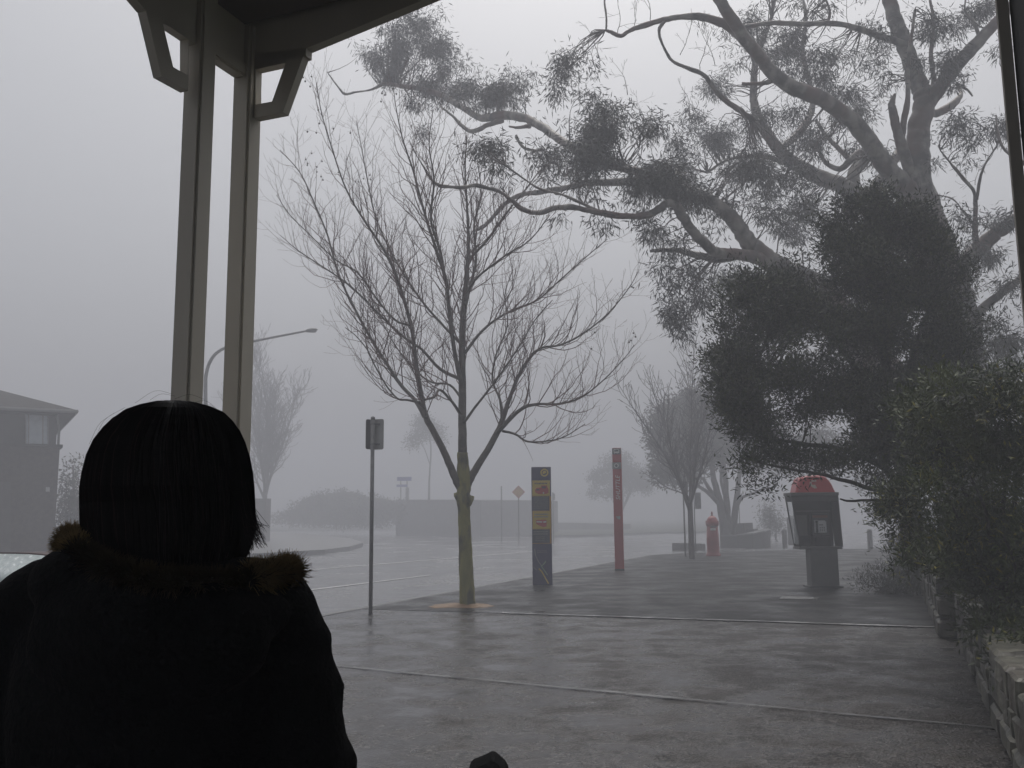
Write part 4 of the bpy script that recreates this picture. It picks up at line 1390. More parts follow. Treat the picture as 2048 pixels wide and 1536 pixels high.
SB = [
    (1660, 480, 46, 36, 10.95, 1), (1720, 470, 60, 46, 10.95, 1.1), (1800, 480, 60, 50, 10.88, 1.1), (1860, 520, 44, 50, 10.80, 1.1), (1640, 540, 50, 40, 10.95, .8), (1580, 560, 44, 30, 11.03, .9), (1720, 560, 70, 50, 10.80, 1), (1800, 580, 60, 50, 10.66, 1.1), (1870, 600, 44, 60, 10.66, 1.1),
    (1500, 600, 54, 34, 10.80, 1.1), (1490, 650, 52, 44, 10.66, 1.2), (1560, 640, 50, 44, 10.73, 1.1), (1630, 640, 50, 44, 10.73, .8), (1700, 650, 60, 46, 10.66, .9), (1780, 680, 60, 50, 10.58, .9), (1860, 700, 50, 50, 10.51, 1), (1600, 590, 34, 26, 10.95, .7),
    (1460, 720, 46, 40, 10.36, 1.1), (1440, 770, 36, 36, 10.29, 1.1), (1500, 780, 60, 44, 10.29, 1.1), (1570, 730, 60, 44, 10.36, 1), (1640, 740, 60, 44, 10.36, .9), (1710, 760, 60, 44, 10.36, .9), (1790, 780, 60, 50, 10.36, 1), (1860, 790, 50, 50, 10.21, 1),
    (1470, 840, 44, 30, 10.29, 1), (1530, 850, 56, 28, 10.29, .9), (1600, 830, 56, 34, 10.29, .9), (1670, 840, 56, 36, 10.29, .8), (1740, 850, 56, 40, 10.29, .9), (1810, 870, 50, 44, 10.21, 1),
    (1450, 925, 28, 20, 10.06, .9), (1485, 915, 34, 24, 10.06, 1), (1530, 905, 40, 26, 10.14, .9), (1590, 905, 46, 26, 10.14, .8), (1650, 915, 46, 22, 10.21, .7), (1710, 930, 46, 20, 10.29, .6), (1770, 940, 40, 34, 10.29, .7), (1560, 940, 30, 10, 10.06, .4), (1500, 945, 36, 10, 10.06, .4), (1680, 428, 44, 26, 10.9, .8), (1755, 415, 40, 22, 10.9, .8), (1600, 520, 34, 18, 10.9, .6), (1445, 800, 26, 30, 10.2, .8), (1425, 930, 18, 14, 10.0, .8), (1460, 905, 26, 16, 10.0, .9),
    (1470, 960 - 24, 30, 12, 10.06, .5), (1780, 990, 30, 16, 10.36, .4), (1752, 1022, 8, 8, 10.21, .6), (1920, 640, 36, 60, 10.80, .7), (1900, 760, 40, 60, 10.36, 1), (1425, 760, 14, 20, 10.21, .7), (1500, 560, 30, 16, 10.95, .7),
]
SB += fill_poly([(1650, 450), (1720, 425), (1850, 440), (1905, 520), (1935, 640), (1935, 860), (1840, 950), (1720, 950), (1640, 905), (1560, 880), (1490, 850), (1450, 790), (1425, 750), (1450, 680), (1500, 610), (1590, 560)], 52, 20, 40, 10.2, 11.0, 3)
V, cents = leaf_cloud(SB, 17000, 0.062, 0.016, -0.2, clump=30, cr=0.15, cull=-0.13, csc=2.0, rag=0.5, jitter=16, seed=9, up=0.25, shape=1.0)
print('shrub leaves', len(V))
sel = rng.random(len(V)) < 0.3
quads_mesh('crown', V[~sel], 'bush_leaf', shrub)
quads_mesh('crown_olive', V[sel], 'bush_leaf_olive', shrub)  # random share of the leaves in the olive tone
src = [(Vector(p[:3]), p[3]) for path in SL for p in path]
sp = np.array([s[0][:] for s in src])
tw = MB()
for i in rng.choice(len(cents), min(700, len(cents)), replace=False):
    c = cents[i]
    j = int(((sp - c) ** 2).sum(1).argmin())
    a, r = src[j]
    e = Vector(c)
    Ld = (e - a).length
    m1 = a.lerp(e, 0.5) + Vector(rng.normal(0, 0.07, 3)) * Ld
    pth = smooth_path([(*a, 0.006 + 0.004 * Ld), (*m1, 0.006), (*e, 0.002)], 3)
    tw.tube([p[:3] for p in pth], [p[3] for p in pth], 3, cap=False)
tw.build('twig_spray', 'bush_stem', shrub)

# ---- the yellow green bush on the near right
nb_ = P(2040, 1250, 7.6)
nb_.z = 0.7
nbush = root('garden_bush', nb_, 'yellow green leafy bush spilling over the near stone wall on the right', 'bush')
mb = MB()
random.seed(8)
NL = []
for (x1, y1, Y1) in ((1850, 800, 7.8), (1920, 770, 7.6), (1990, 760, 7.2), (1820, 900, 8.2), (1800, 980, 8.4), (1860, 1060, 8.2), (1940, 950, 7.2), (2000, 1060, 7), (1900, 1000, 7.4), (1820, 1060, 8.6), (2060, 700, 7)):
    p = pxpath([(2030 + random.uniform(-60, 60), 1260, 7, 7.7 + random.uniform(-.4, .6)), (2010 + (x1 - 2010) * .35, 1260 + (y1 - 1260) * .45, 4.5, (7.7 + Y1) / 2), (x1 + 30, y1 + 70, 3, Y1), (x1, y1, 1.4, Y1)], 4, 0.2)
    limb(mb, p, 6)
    NL.append(p)
mb.build('stem', 'bush_stem', nbush, smooth=True)
NBB = fill_poly([(1815, 930), (1840, 800), (1920, 750), (2080, 720), (2120, 1320), (2020, 1290), (1940, 1210), (1880, 1150), (1820, 1080), (1790, 1010)], 60, 22, 44, 7.0, 8.3, 4) + [
    (1870, 780, 40, 34, 7.8, .7), (1930, 770, 50, 40, 7.6, .8), (2000, 780, 60, 50, 7.3, .9), (1850, 850, 50, 40, 8, 1), (1920, 850, 60, 50, 7.6, 1), (2000, 870, 60, 60, 7.3, 1.1),
    (1820, 920, 40, 44, 8.2, 1), (1880, 940, 60, 50, 7.8, 1.1), (1960, 960, 70, 60, 7.4, 1.1), (2030, 980, 50, 70, 7.2, 1.1), (1820, 1000, 40, 40, 8.4, 1), (1880, 1030, 60, 50, 8, 1.1), (1960, 1060, 70, 60, 7.6, 1.2), (2030, 1080, 50, 60, 7.3, 1.2),
    (1850, 1100, 36, 36, 8.4, 1), (1920, 1120, 50, 40, 8, 1.1), (2000, 1150, 60, 50, 7.4, 1.1), (1960, 1180, 50, 34, 7.8, 1), (2030, 1220, 40, 50, 6.9, 1), (1990, 1240, 40, 34, 7.2, .8), (2080, 1100, 60, 160, 6.8, 1), (2080, 860, 50, 120, 7, 1), (2060, 1300, 40, 40, 6.4, .8),
]
V, cents = leaf_cloud(NBB, 14000, 0.062, 0.014, -0.1, clump=22, cr=0.15, cull=-0.1, csc=3.2, rag=0.3, jitter=14, seed=12, up=0.35)
print('near leaves', len(V))
zc = V[:, 0, 2]
q = rng.random(len(V))
hl = (q < 0.09) & (np.array([noise.noise(Vector((v[0, 0] * 1.8, v[0, 1] * 1.8, v[0, 2] * 1.8))) for v in V]) > 0.02)
quads_mesh('crown', V[~hl], 'green_leaf', nbush)
quads_mesh('yellow_leaves', V[hl], 'yellow_leaf', nbush)['kind'] = 'stuff'  # noise-picked patches of leaves in the yellow tone

# low dark ground bush at the foot of the wall beyond the phone booth
db = G(1790, 1190)
lowb = root('ground_bush', db, 'low dark spiky bush at the foot of the wall beside the phone booth', 'bush')
V, cents = leaf_cloud([(1770, 1160, 56, 30, db.y, 1), (1820, 1130, 40, 50, db.y + .4, 1.2), (1800, 1090, 30, 40, db.y + .8, 1), (1840, 1060, 30, 50, db.y + .6, 1.1), (1830, 1170, 30, 40, db.y - .2, 1), (1735, 1175, 26, 14, db.y, .8), (1850, 1120, 16, 60, db.y - 1.0, 1)], 3500, 0.085, 0.010, -0.3, clump=22, cr=0.2, seed=14, up=0.6)
V[:, :, 2] = np.maximum(V[:, :, 2], 0.01)
quads_mesh('foliage', V, 'bush_leaf', lowb)
tw = MB()
for c in cents[::6]:
    tw.tube([(db.x + random.uniform(-.2, .4), db.y + random.uniform(0, .5), 0), tuple(c)], [0.008, 0.003], 4, cap=False)
tw.build('stem', 'bush_stem', lowb)


# ---- far fogged trees
def far_tree(base, blobs, stems, label, seed, L=0.2, W=0.09, dens=60, droop=0.2, group=None, name='gum_tree', clump=14):
    t = root(name, base, label, 'tree', group)
    mb = MB()
    for s_ in stems:
        limb(mb, pxpath(s_, 4, 0.1), 7)
    mb.build('trunk', 'grey_twig', t, smooth=True)
    V, c = leaf_cloud(blobs, dens * 8, L, W, droop, clump=clump, cr=0.5, seed=seed)
    quads_mesh('crown', V, 'far_leaf', t)
    return t


Yb = 45
bb = G(1466, 1062)
far_tree(Vector((P(1466, 1060, Yb).x, Yb, terr(0, Yb))), [(1330, 850, 30, 50, Yb, 1), (1370, 820, 40, 40, Yb + 1, 1), (1345, 900, 40, 40, Yb, 1.1), (1390, 880, 50, 56, Yb, 1.1), (1430, 850, 50, 60, Yb + 1, 1), (1330, 945, 30, 30, Yb - 1, 1.1), (1375, 945, 30, 28, Yb - 1, .8), (1480, 860, 50, 60, Yb + 1, .9), (1540, 880, 50, 50, Yb + 1, .8), (1425, 910, 40, 26, Yb, .8), (1313, 880, 20, 20, Yb, .9), (1390, 800, 30, 20, Yb + 1, 1), (1500, 930, 30, 20, Yb, .5), (1570, 930, 40, 20, Yb, .5), (1640, 900, 60, 50, Yb, .8), (1760, 960, 50, 20, Yb, .4), (1780, 1000, 30, 30, Yb - 3, .5)],
         [[(1452, 1075, 13, Yb), (1448, 1045, 10, Yb), (1438, 1005, 7.5, Yb), (1428, 960, 6, Yb), (1420, 900, 4, Yb)], [(1438, 1008, 5, Yb), (1415, 985, 4, Yb - .5), (1392, 970, 3, Yb - 1), (1370, 960, 2, Yb - 1)], [(1436, 1002, 5, Yb), (1420, 980, 4, Yb + .3), (1405, 955, 3, Yb + .5)],
          [(1458, 1075, 10, Yb), (1455, 1030, 7, Yb), (1452, 980, 6, Yb), (1447, 920, 4, Yb)], [(1462, 1070, 9, Yb), (1470, 1020, 6.5, Yb), (1476, 975, 5.5, Yb), (1482, 920, 3.5, Yb)], [(1468, 1040, 4, Yb), (1480, 1000, 3.4, Yb), (1510, 985, 2, Yb), (1540, 970, 1, Yb)], [(1448, 990, 3, Yb), (1442, 950, 3, Yb), (1450, 900, 2, Yb)]],
         'grey rounded tree with many bare lower stems above the stone planter', 51, dens=95)
Yb = 82
far_tree(Vector((P(1232, 1046, Yb).x, Yb, terr(0, Yb))), [(1235, 925, 34, 24, Yb, .9), (1205, 955, 30, 26, Yb, .8), (1190, 985, 16, 12, Yb, .6), (1250, 955, 40, 34, Yb, .9), (1280, 955, 24, 30, Yb, .8), (1225, 985, 36, 14, Yb, .7), (1295, 975, 18, 14, Yb, .4)],
         [[(1236, 1052, 3.5, Yb), (1244, 1020, 3, Yb), (1258, 990, 2.5, Yb), (1270, 960, 2, Yb)], [(1244, 1022, 2, Yb), (1246, 990, 2, Yb), (1235, 960, 1.5, Yb)]],
         'faint round crowned tree half lost in fog behind the red pillar', 52, dens=60)
Yb = 76
far_tree(Vector((P(858, 1000, Yb).x, Yb, P(858, 1002, Yb).z - .1)), [(850, 850, 24, 16, Yb, .9), (835, 872, 24, 14, Yb, .8), (826, 890, 12, 8, Yb, .7), (868, 862, 18, 22, Yb, .8), (880, 880, 12, 16, Yb, .4), (845, 835, 16, 10, Yb, .6)],
         [[(858, 1003, 2.4, Yb), (859, 950, 1.8, Yb), (862, 900, 1.5, Yb), (858, 860, 1.2, Yb)], [(860, 930, 1, Yb), (850, 900, .9, Yb), (838, 880, .8, Yb)]],
         'faint slender tree with a lopsided crown growing on the bank in fog', 53, dens=60)
Yb = 52
for (x, y, rx, h, lab, sd) in ((1540, 1030, 14, 50, 'taller of two faint pointed shrubs beyond the planter', 61), (1552, 1050, 12, 34, 'shorter of two faint pointed shrubs beyond the planter', 62)):
    b = Vector((P(x, y, Yb).x, Yb, terr(0, Yb)))
    far_tree(b, [(x, y + h * .3, rx, h * .34, Yb, 1), (x, y, rx * .7, h * .4, Yb, 1), (x - 2, y - h * .2, rx * .4, h * .3, Yb, 1)], [[(x, y + h * .9, 2, Yb), (x, y, 1, Yb)]], lab, sd, dens=110, name='pointed_shrub', group='pointed shrubs in fog', L=.16, W=.05)
Yb = 33
b = P(148, 960, Yb)
b.z = terr(b.x, b.y)
far_tree(b, [(146, 930, 14, 12, Yb, .8), (140, 965, 18, 20, Yb, .9), (150, 1010, 34, 30, Yb, 1.1), (170, 1050, 50, 34, Yb, 1.1), (120, 1070, 30, 24, Yb - 1, 1), (210, 1080, 50, 24, Yb, 1), (148, 1000, 18, 50, Yb, .8)], [[(150, 1100, 4, Yb), (148, 1000, 3, Yb), (146, 930, 1.5, Yb)]], 'loose grey shrub growing against the corner of the brick house', 63, dens=120, name='house_shrub', L=.14, W=.05)

# ================================================================ STREET FURNITURE
random.seed(77)
# ---- near sign post
pb = G(741, 1229)
sp_ = root('sign_post', pb, 'grey round steel sign post with two plates seen from behind beside the plane tree', 'sign post')
zt = P(741, 838, pb.y).z
zb_ = P(741, 899, pb.y).z
mb = MB()
mb.tube([pb + Vector((0, 0, -0.05)), (pb.x, pb.y, zt + 0.02)], 0.030, 16)
mb.build('pole', 'galv', sp_, smooth=True)
mb = MB()
mb.lathe((pb.x, pb.y, zt + 0.02), [(0.033, -0.03), (0.034, 0.0), (0.028, 0.012), (0.012, 0.018)], 16)
mb.build('pole_cap', 'galv', sp_, smooth=True)


def plate(par, c, w, h, rot, m, name='sign_plate', th=0.004, r=0.03, n=5):
    poly = []
    for (cx, cz, a0) in ((w / 2 - r, h / 2 - r, 0), (-w / 2 + r, h / 2 - r, 90), (-w / 2 + r, -h / 2 + r, 180), (w / 2 - r, -h / 2 + r, 270)):
        for k in range(n):
            a = R(a0 + 90 * k / (n - 1))
            poly.append(Vector((cx + r * math.cos(a), 0, cz + r * math.sin(a))))
    mb = MB()
    mb.prism([Vector(c) + rot @ q for q in poly], rot @ Vector((0, th, 0)))
    return mb.build(name, m, par)


zc_ = (zt + zb_) / 2
h_ = zt - zb_
pl = plate(sp_, (pb.x + 0.055, pb.y + 0.045, zc_), 0.235, h_, rotz(R(-18)), 'plate_back')
pl2 = plate(sp_, (pb.x - 0.045, pb.y + 0.085, zc_ + 0.004), 0.20, h_ * 0.98, rotz(R(52)), 'plate_back_dark')
for z in (zt - 0.08, zb_ + 0.08):
    mb = MB()
    mb.box((pb.x + 0.03, pb.y + 0.033, z), (0.16, 0.012, 0.028), rotz(R(-18)))
    mb.tube([(pb.x, pb.y, z - 0.015), (pb.x, pb.y, z + 0.015)], 0.034, 14)
    mb.build('clamp', 'galv', sp_)

# ---- navy and yellow information pylon
ib = G(1085, 1170)
info = root('information_pylon', ib, 'tall narrow navy and yellow information pylon with two bus pictures on the footpath', 'information sign')
Yi = ib.y
kx = Yi / F
W_ = 0.413
RI = rotz(R(1.5))


def ipt(px, py, d=0.0):
    """face-plane point from photo px: returns world point on the pylon face"""
    lx = (px - 1084.5 - (py - 934) / 236 * 1.8 + 0.9) * kx
    z = P(1085, py, Yi).z
    return Vector((ib.x, ib.y, 0)) + RI @ Vector((lx, -0.055 - d, 0)) + Vector((0, 0, z))


ztop = P(1085, 934, Yi).z
mb = MB()
mb.box((ib.x, ib.y, ztop / 2 - 0.02), (W_, 0.11, ztop + 0.04), RI, bev=0.006)
mb.build('pylon_body', 'navy', info)


def face(par, pts, m, name, d=0.002, fn=ipt, th=0.002):
    mb = MB()
    q = [fn(x, y, d) for x, y in pts]
    nrm = (fn(0, 0, 1) - fn(0, 0, 0))
    mb.prism(q, nrm * -th)
    return mb.build(name, m, par)


def rect(x0, y0, x1, y1):
    return [(x0, y0), (x1, y0), (x1, y1), (x0, y1)]


def disc(cx, cy, r, n=20, ry=None):
    return [(cx + r * math.cos(2 * math.pi * k / n), cy + (ry or r) * math.sin(2 * math.pi * k / n)) for k in range(n)]


face(info, rect(1066, 961, 1101, 992), 'sign_yellow', 'yellow_panel')
face(info, rect(1066, 992.6, 1103.2, 1087), 'sign_orange', 'orange_panel', d=0.0015)
face(info, rect(1066, 993, 1099.5, 1021.5), 'slate', 'text_panel', d=0.003)
face(info, rect(1067, 1023, 1101.5, 1057), 'sign_yellow', 'yellow_panel', d=0.0025)
face(info, rect(1066, 1058.5, 1100, 1086), 'slate', 'text_panel', d=0.003)
em = face(info, disc(1090, 945.5, 8.2), 'sign_yellow', 'round_emblem', d=0.003)
face(em, disc(1090, 945.5, 5.2), 'slate', 'emblem_mark', d=0.0045)
face(em, [(1086, 946), (1088, 942), (1092, 941.5), (1094, 945), (1091, 947.5), (1087, 948)], 'sign_yellow', 'emblem_mark', d=0.006)
# pictured buses
bus = face(info, [(1071, 981), (1074, 976), (1083, 975), (1084, 971), (1095, 971), (1096, 975), (1098, 979), (1098, 986), (1092, 988), (1078, 988), (1072, 985)], 'sign_red', 'bus_picture', d=0.004)
face(bus, rect(1085, 973, 1093, 977), 'slate', 'bus_window', d=0.006)
face(bus, rect(1074, 978, 1080, 981), 'slate', 'bus_window', d=0.006)
face(bus, disc(1088, 986, 1.6, 10), 'sign_white', 'bus_lamp', d=0.006)
bus = face(info, [(1073, 1040), (1092, 1039), (1094, 1042), (1094, 1053), (1087, 1054), (1073.5, 1048)], 'sign_red', 'bus_picture', d=0.004)
face(bus, [(1074, 1042), (1085, 1042.6), (1085, 1045.4), (1074, 1044.6)], 'sign_white', 'bus_window', d=0.006)
face(bus, [(1087, 1042.6), (1093, 1042), (1093, 1045.4), (1087, 1045.6)], 'sign_white', 'bus_window', d=0.006)


def scrawl(par, x0, y0, x1, y1, rows, m, seed, hgt=0.9):
    """rows of lettering too small and too fogged to read"""
    g = random.Random(seed)
    mb = MB()
    for r in range(rows):
        y = y0 + (y1 - y0) * (r + 0.5) / rows
        x = x0
        while x < x1 - 0.6:
            wl_ = g.uniform(0.5, 1.6)
            e = min(x + wl_, x1)
            q = [ipt(a, b, 0.006) for a, b in rect(x, y - hgt / 2 * g.uniform(.7, 1), e, y + hgt / 2)]
            mb.prism(q, (0, 0.0015, 0))
            x = e + g.uniform(0.3, 0.8)
    return mb.build('lettering', m, par)


scrawl(info, 1070, 964, 1096, 970, 1, 'slate', 1, 3.0)
scrawl(info, 1070, 1026, 1097, 1036, 2, 'sign_grey', 2, 3.0)
scrawl(info, 1068, 994, 1097, 1018, 6, 'sign_grey', 3, 1.2)
scrawl(info, 1068, 1061, 1096, 1070, 2, 'sign_grey', 4, 2.2)
scrawl(info, 1072, 1072, 1090, 1082, 3, 'sign_grey', 5, 1.0)
scrawl(info, 1075, 1100, 1094, 1106, 2, 'sign_grey', 6, 1.0)


def fline(par, pts, wpx, m, name):
    mb = MB()
    q = [ipt(x, y, 0.004) for x, y in pts]
    mb.tube(q, wpx * kx / 2, 6)
    return mb.build(name, m, par)


fline(info, [(1070, 1097), (1071.5, 1110), (1077, 1122), (1083, 1131)], 1.6, 'sign_grey', 'route_line')
fline(info, [(1092, 1122), (1088, 1128), (1083, 1132), (1090, 1142), (1095, 1150)], 1.8, 'sign_green', 'route_line')
fline(info, [(1078, 1137), (1084, 1143), (1091, 1156), (1097, 1167)], 3.0, 'sign_yellow', 'route_line')
fline(info, [(1068, 1134), (1074, 1140)], 1.0, 'sign_grey', 'route_line')

# ---- red bus stop pillar
rb_ = G(1239.5, 1141)
rp = root('bus_stop_pillar', rb_, 'slim tall red bus stop pillar with white vertical lettering', 'bus stop sign')
Yr = rb_.y
kr = Yr / F
ztr = P(1234, 896, Yr).z
RR = rotz(R(-9))


def rpt(px, py, d=0.0):
    lx = (px - 1234 - (py - 896) / 245 * 5.5) * kr
    return Vector((rb_.x, rb_.y, 0)) + RR @ Vector((lx, -0.075 - d, 0)) + Vector((0, 0, P(1234, py, Yr).z))


mb = MB()
mb.box((rb_.x, rb_.y, ztr / 2), (0.235, 0.15, ztr), RR, bev=0.012)
mb.build('pillar_body', 'pillar_red', rp)
mb = MB()
mb.box((rb_.x, rb_.y, 0.02), (0.25, 0.17, 0.05), RR, bev=0.01)
mb.build('pillar_base', 'booth_dark', rp)
hd = face(rp, rect(1225, 896.6, 1242.6, 909), 'booth_grey', 'header_plate', fn=rpt)
bp_ = face(hd, [(1228, 899), (1238, 899), (1239, 901), (1239, 906.5), (1237, 906.5), (1236, 908), (1234, 906.5), (1231, 906.5), (1230, 908), (1228, 906.5)], 'sign_white', 'bus_symbol', fn=rpt, d=0.005)
face(bp_, rect(1229.5, 900.5, 1237.5, 903.3), 'booth_dark', 'bus_symbol_window', fn=rpt, d=0.008)
gp = face(rp, rect(1225, 925, 1243, 938.5), 'sign_grey', 'symbol_plate', fn=rpt)
face(gp, disc(1233.5, 931.5, 4.6, 18), 'sign_white', 'round_symbol', fn=rpt, d=0.005)
face(gp, disc(1233.5, 931.5, 2.8, 18), 'booth_grey', 'round_symbol_centre', fn=rpt, d=0.008)
text_mesh('SHUTTLE', 0.155, 'lettering', 'sign_white', rpt(1236.8, 976, 0.004), RR @ Matrix.Rotation(R(90), 3, 'X') @ Matrix.Rotation(R(90), 3, 'Z'), rp, shear=0.25)
face(rp, [(1232, 1033), (1241, 1032), (1241, 1039), (1236, 1038)], 'sign_grey', 'sticker', fn=rpt)

# ---- red pillar post box
qb = G(1427, 1112)
pbx = root('post_box', qb, 'old round red pillar post box with domed cap and finial', 'post box')
kq = qb.y / F


def qz(py):
    return P(1427, py, qb.y).z


z0 = qb.z
mb = MB()
mb.lathe((qb.x, qb.y, 0), [(14.5 * kq, z0 - 0.03), (14.5 * kq, z0 + 0.06), (13 * kq, z0 + 0.09), (12.4 * kq, z0 + 0.12), (12.2 * kq, qz(1080)), (10.8 * kq, qz(1052))], 28)
mb.build('box_body', 'post_red', pbx, smooth=True)
mb = MB()
mb.lathe((qb.x, qb.y, 0), [(10.6 * kq, qz(1053)), (12.6 * kq, qz(1050)), (13 * kq, qz(1046)), (12.8 * kq, qz(1044)), (11.4 * kq, qz(1043)), (10.4 * kq, qz(1039)), (8.4 * kq, qz(1035.5)), (5 * kq, qz(1033)), (2.2 * kq, qz(1031.5)), (1.3 * kq, qz(1030)), (1.9 * kq, qz(1028)), (2.2 * kq, qz(1026.5)), (1.4 * kq, qz(1025)), (0.8 * kq, qz(1023))], 28)
mb.build('domed_cap', 'post_red', pbx, smooth=True)
mb = MB()
for k in range(16):
    a = 2 * math.pi * k / 16
    mb.ball((qb.x + 11.9 * kq * math.cos(a), qb.y + 11.9 * kq * math.sin(a), qz(1042.6)), 1.3 * kq, seg=6, rings=4)
mb.build('crown_rim', 'post_red', pbx)
mb = MB()
rr_ = 11.4 * kq
arc = [(-0.55 + 0.9 * k / 6) for k in range(7)]
vs = []
for a in arc:
    for z in (qz(1056), qz(1060.5)):
        vs.append((qb.x + (rr_ + 0.004) * math.sin(a), qb.y - (rr_ + 0.004) * math.cos(a), z))
mb.add(vs, [(2 * i, 2 * i + 2, 2 * i + 3, 2 * i + 1) for i in range(6)])
o = mb.build('name_plate', 'sign_white', pbx)
mod(o, 'SOLIDIFY', thickness=0.006)
mb = MB()
mb.box((qb.x, qb.y - 11.2 * kq, qz(1053.4)), (0.2, 0.03, 0.035), bev=0.006)
mb.build('letter_slot', 'handset', pbx)

# ---- phone booth
fb = G(1654, 1176)
Yf = fb.y
kf = Yf / F
booth = root('phone_booth', fb, 'grey pedestal phone booth with a red domed hood and side screens', 'phone booth')


def fp(px, py, dy=0.0):
    """booth-local: photo px to world at depth offset dy from the front"""
    x = fb.x + (px - 1654) * kf
    return Vector((x, Yf + dy, P(1654, py, Yf).z))


def fbox(x0, x1, y0, y1, d0, d1, m, name, bev=0.006, par=None):
    a, b = fp(x0, y1, d0), fp(x1, y0, d1)
    mb = MB()
    mb.box((a + b) / 2, (b.x - a.x, b.y - a.y, b.z - a.z), bev=bev)
    return mb.build(name, m, par or booth)


D = 0.42
fbox(1626, 1680, 1097, 1174, 0.02, 0.34, 'booth_grey', 'pedestal', 0.012)
fbox(1620, 1686, 1172, 1178, -0.03, 0.40, 'booth_dark', 'base_plate', 0.006)
fbox(1604, 1689, 1093.5, 1098.5, 0.0, D, 'booth_grey', 'floor_tray')
fbox(1608, 1686, 992, 1094, D - 0.03, D - 0.002, 'booth_dark', 'back_panel', 0.003)
# right screen: closed panel, left screen: framed clear pane
mb = MB()
mb.prism([fp(1684, 990, 0.0), fp(1688, 1094, 0.0), fp(1688, 1094, D), fp(1684, 990, D)], (0.025, 0, 0))
mb.build('side_screen', 'booth_grey', booth)
mb = MB()
o4 = [fp(1592, 990, -0.0), fp(1606, 1094, 0.0), fp(1606, 1094, D), fp(1592, 990, D)]
i4 = [fp(1594.5, 1003, 0.035), fp(1604.5, 1089, 0.035), fp(1604.5, 1089, D - 0.035), fp(1594.5, 1003, D - 0.035)]
mb.ringprism(o4, i4, (0.02, 0, 0))
s_ = mb.build('side_screen', 'booth_dark', booth)
MATS['clear'] = bpy.data.materials.new('clear')
MATS['clear'].use_nodes = True
_b = MATS['clear'].node_tree.nodes['Principled BSDF']
_b.inputs['Base Color'].default_value = (0.8, 0.85, 0.85, 1)
_b.inputs['Roughness'].default_value = 0.08
_b.inputs['Alpha'].default_value = 0.25
mb = MB()
mb.prism([v + Vector((0.008, 0, 0)) for v in i4], (0.004, 0, 0))
mb.build('screen_pane', 'clear', s_)
# header box and hood
fbox(1590.5, 1686.5, 984.5, 991, -0.05, D + 0.02, 'booth_grey', 'header_rim', 0.006)
fbox(1594, 1686, 991, 1003, 0.0, 0.03, 'booth_dark', 'header_panel', 0.003)
hp = [(1602, 984.5), (1604, 976), (1607, 966), (1611, 958), (1618, 953), (1628, 950.5), (1642, 950), (1656, 951), (1664, 954), (1670, 960), (1676, 970), (1679, 978), (1682, 984.5)]
mb = MB()
lay = []
for (sc, dd) in ((0.93, -0.02), (1.0, 0.02), (1.0, D - 0.06), (0.93, D - 0.02)):
    lay.append([fp(1642 + (x - 1642) * sc, 984.5 + (y - 984.5) * sc, dd) for x, y in hp])
n = len(hp)
vs = [p for l in lay for p in l]
fs = [tuple(range(n)), tuple(reversed(range(3 * n, 4 * n)))]
for k in range(3):
    for i in range(n):
        j = (i + 1) % n
        fs.append((k * n + i, (k + 1) * n + i, (k + 1) * n + j, k * n + j))
mb.add(vs, fs)
hood = mb.build('hood', 'booth_red', booth)
def fpd(px, py, d=0.0):
    return fp(px, py, -0.022 - d)
def flat(par, pts, m, name, d=0.002, fn=fpd, th=0.004):
    mb = MB()
    mb.prism([fn(x, y, d) for x, y in pts], (0, th, 0))
    return mb.build(name, m, par)
flat(hood, [(1633.5, 960.6), (1643.5, 960.4), (1644, 962.8), (1634, 963.2)], 'logo', 'hood_emblem')
flat(hood, [(1630.6, 963.5), (1634.8, 964.6), (1634.2, 968.5), (1637.5, 969.5), (1641, 969.2), (1644.5, 976.2), (1639, 976.6), (1634, 973.6), (1630.2, 968)], 'logo', 'hood_emblem')
# phone
ph = fbox(1638, 1674, 1026, 1072, D - 0.20, D - 0.03, 'booth_dark', 'telephone', 0.01)
def fpp(px, py, d=0.0):
    return fp(px, py, D - 0.205 - d)
flat(ph, rect(1640, 1030.5, 1670, 1035.5), 'booth_orange', 'label_strip', fn=fpp)
pp_ = flat(ph, [(1650.5, 1041), (1664, 1041), (1667, 1044), (1667, 1065.5), (1650.5, 1065.5)], 'phone_panel', 'phone_panel', fn=fpp)
flat(pp_, rect(1652.5, 1049, 1660, 1051), 'booth_dark', 'screen', fn=fpp, d=0.006)
for r_ in range(3):
    for c_ in range(3):
        flat(pp_, rect(1653 + c_ * 4, 1054 + r_ * 3.4, 1655.6 + c_ * 4, 1056.2 + r_ * 3.4), 'booth_grey', 'key', fn=fpp, d=0.006)
flat(ph, rect(1642.5, 1040, 1650, 1065.5), 'phone_panel', 'cradle', fn=fpp)
mb = MB()
ha, hb_ = fp(1646.6, 1043, D - 0.245), fp(1646.6, 1063, D - 0.245)
mb.tube([ha, hb_], 0.018, 10)
mb.ball(ha, 0.028, sc=(1, 1.2, 0.8))
mb.ball(hb_, 0.028, sc=(1, 1.2, 0.8))
mb.build('receiver', 'handset', ph, smooth=True)
mb = MB()
c0 = hb_
mb.tube([hb_, fp(1645, 1074, D - 0.26), fp(1648, 1084, D - 0.24), fp(1655, 1078, D - 0.20), fp(1658, 1070, D - 0.19)], 0.006, 6)
mb.build('cord', 'handset', ph)
fbox(1642, 1673, 1074, 1093.5, D - 0.26, D - 0.03, 'handset', 'directory_shelf', 0.006)
flat(booth, rect(1612, 1030, 1634, 1072), 'booth_grey', 'notice_board', fn=lambda x, y, d: fp(x, y, D - 0.032 - d))
flat(booth, rect(1612, 1020.5, 1682, 1023), 'booth_grey', 'rail', fn=lambda x, y, d: fp(x, y, D - 0.032 - d))

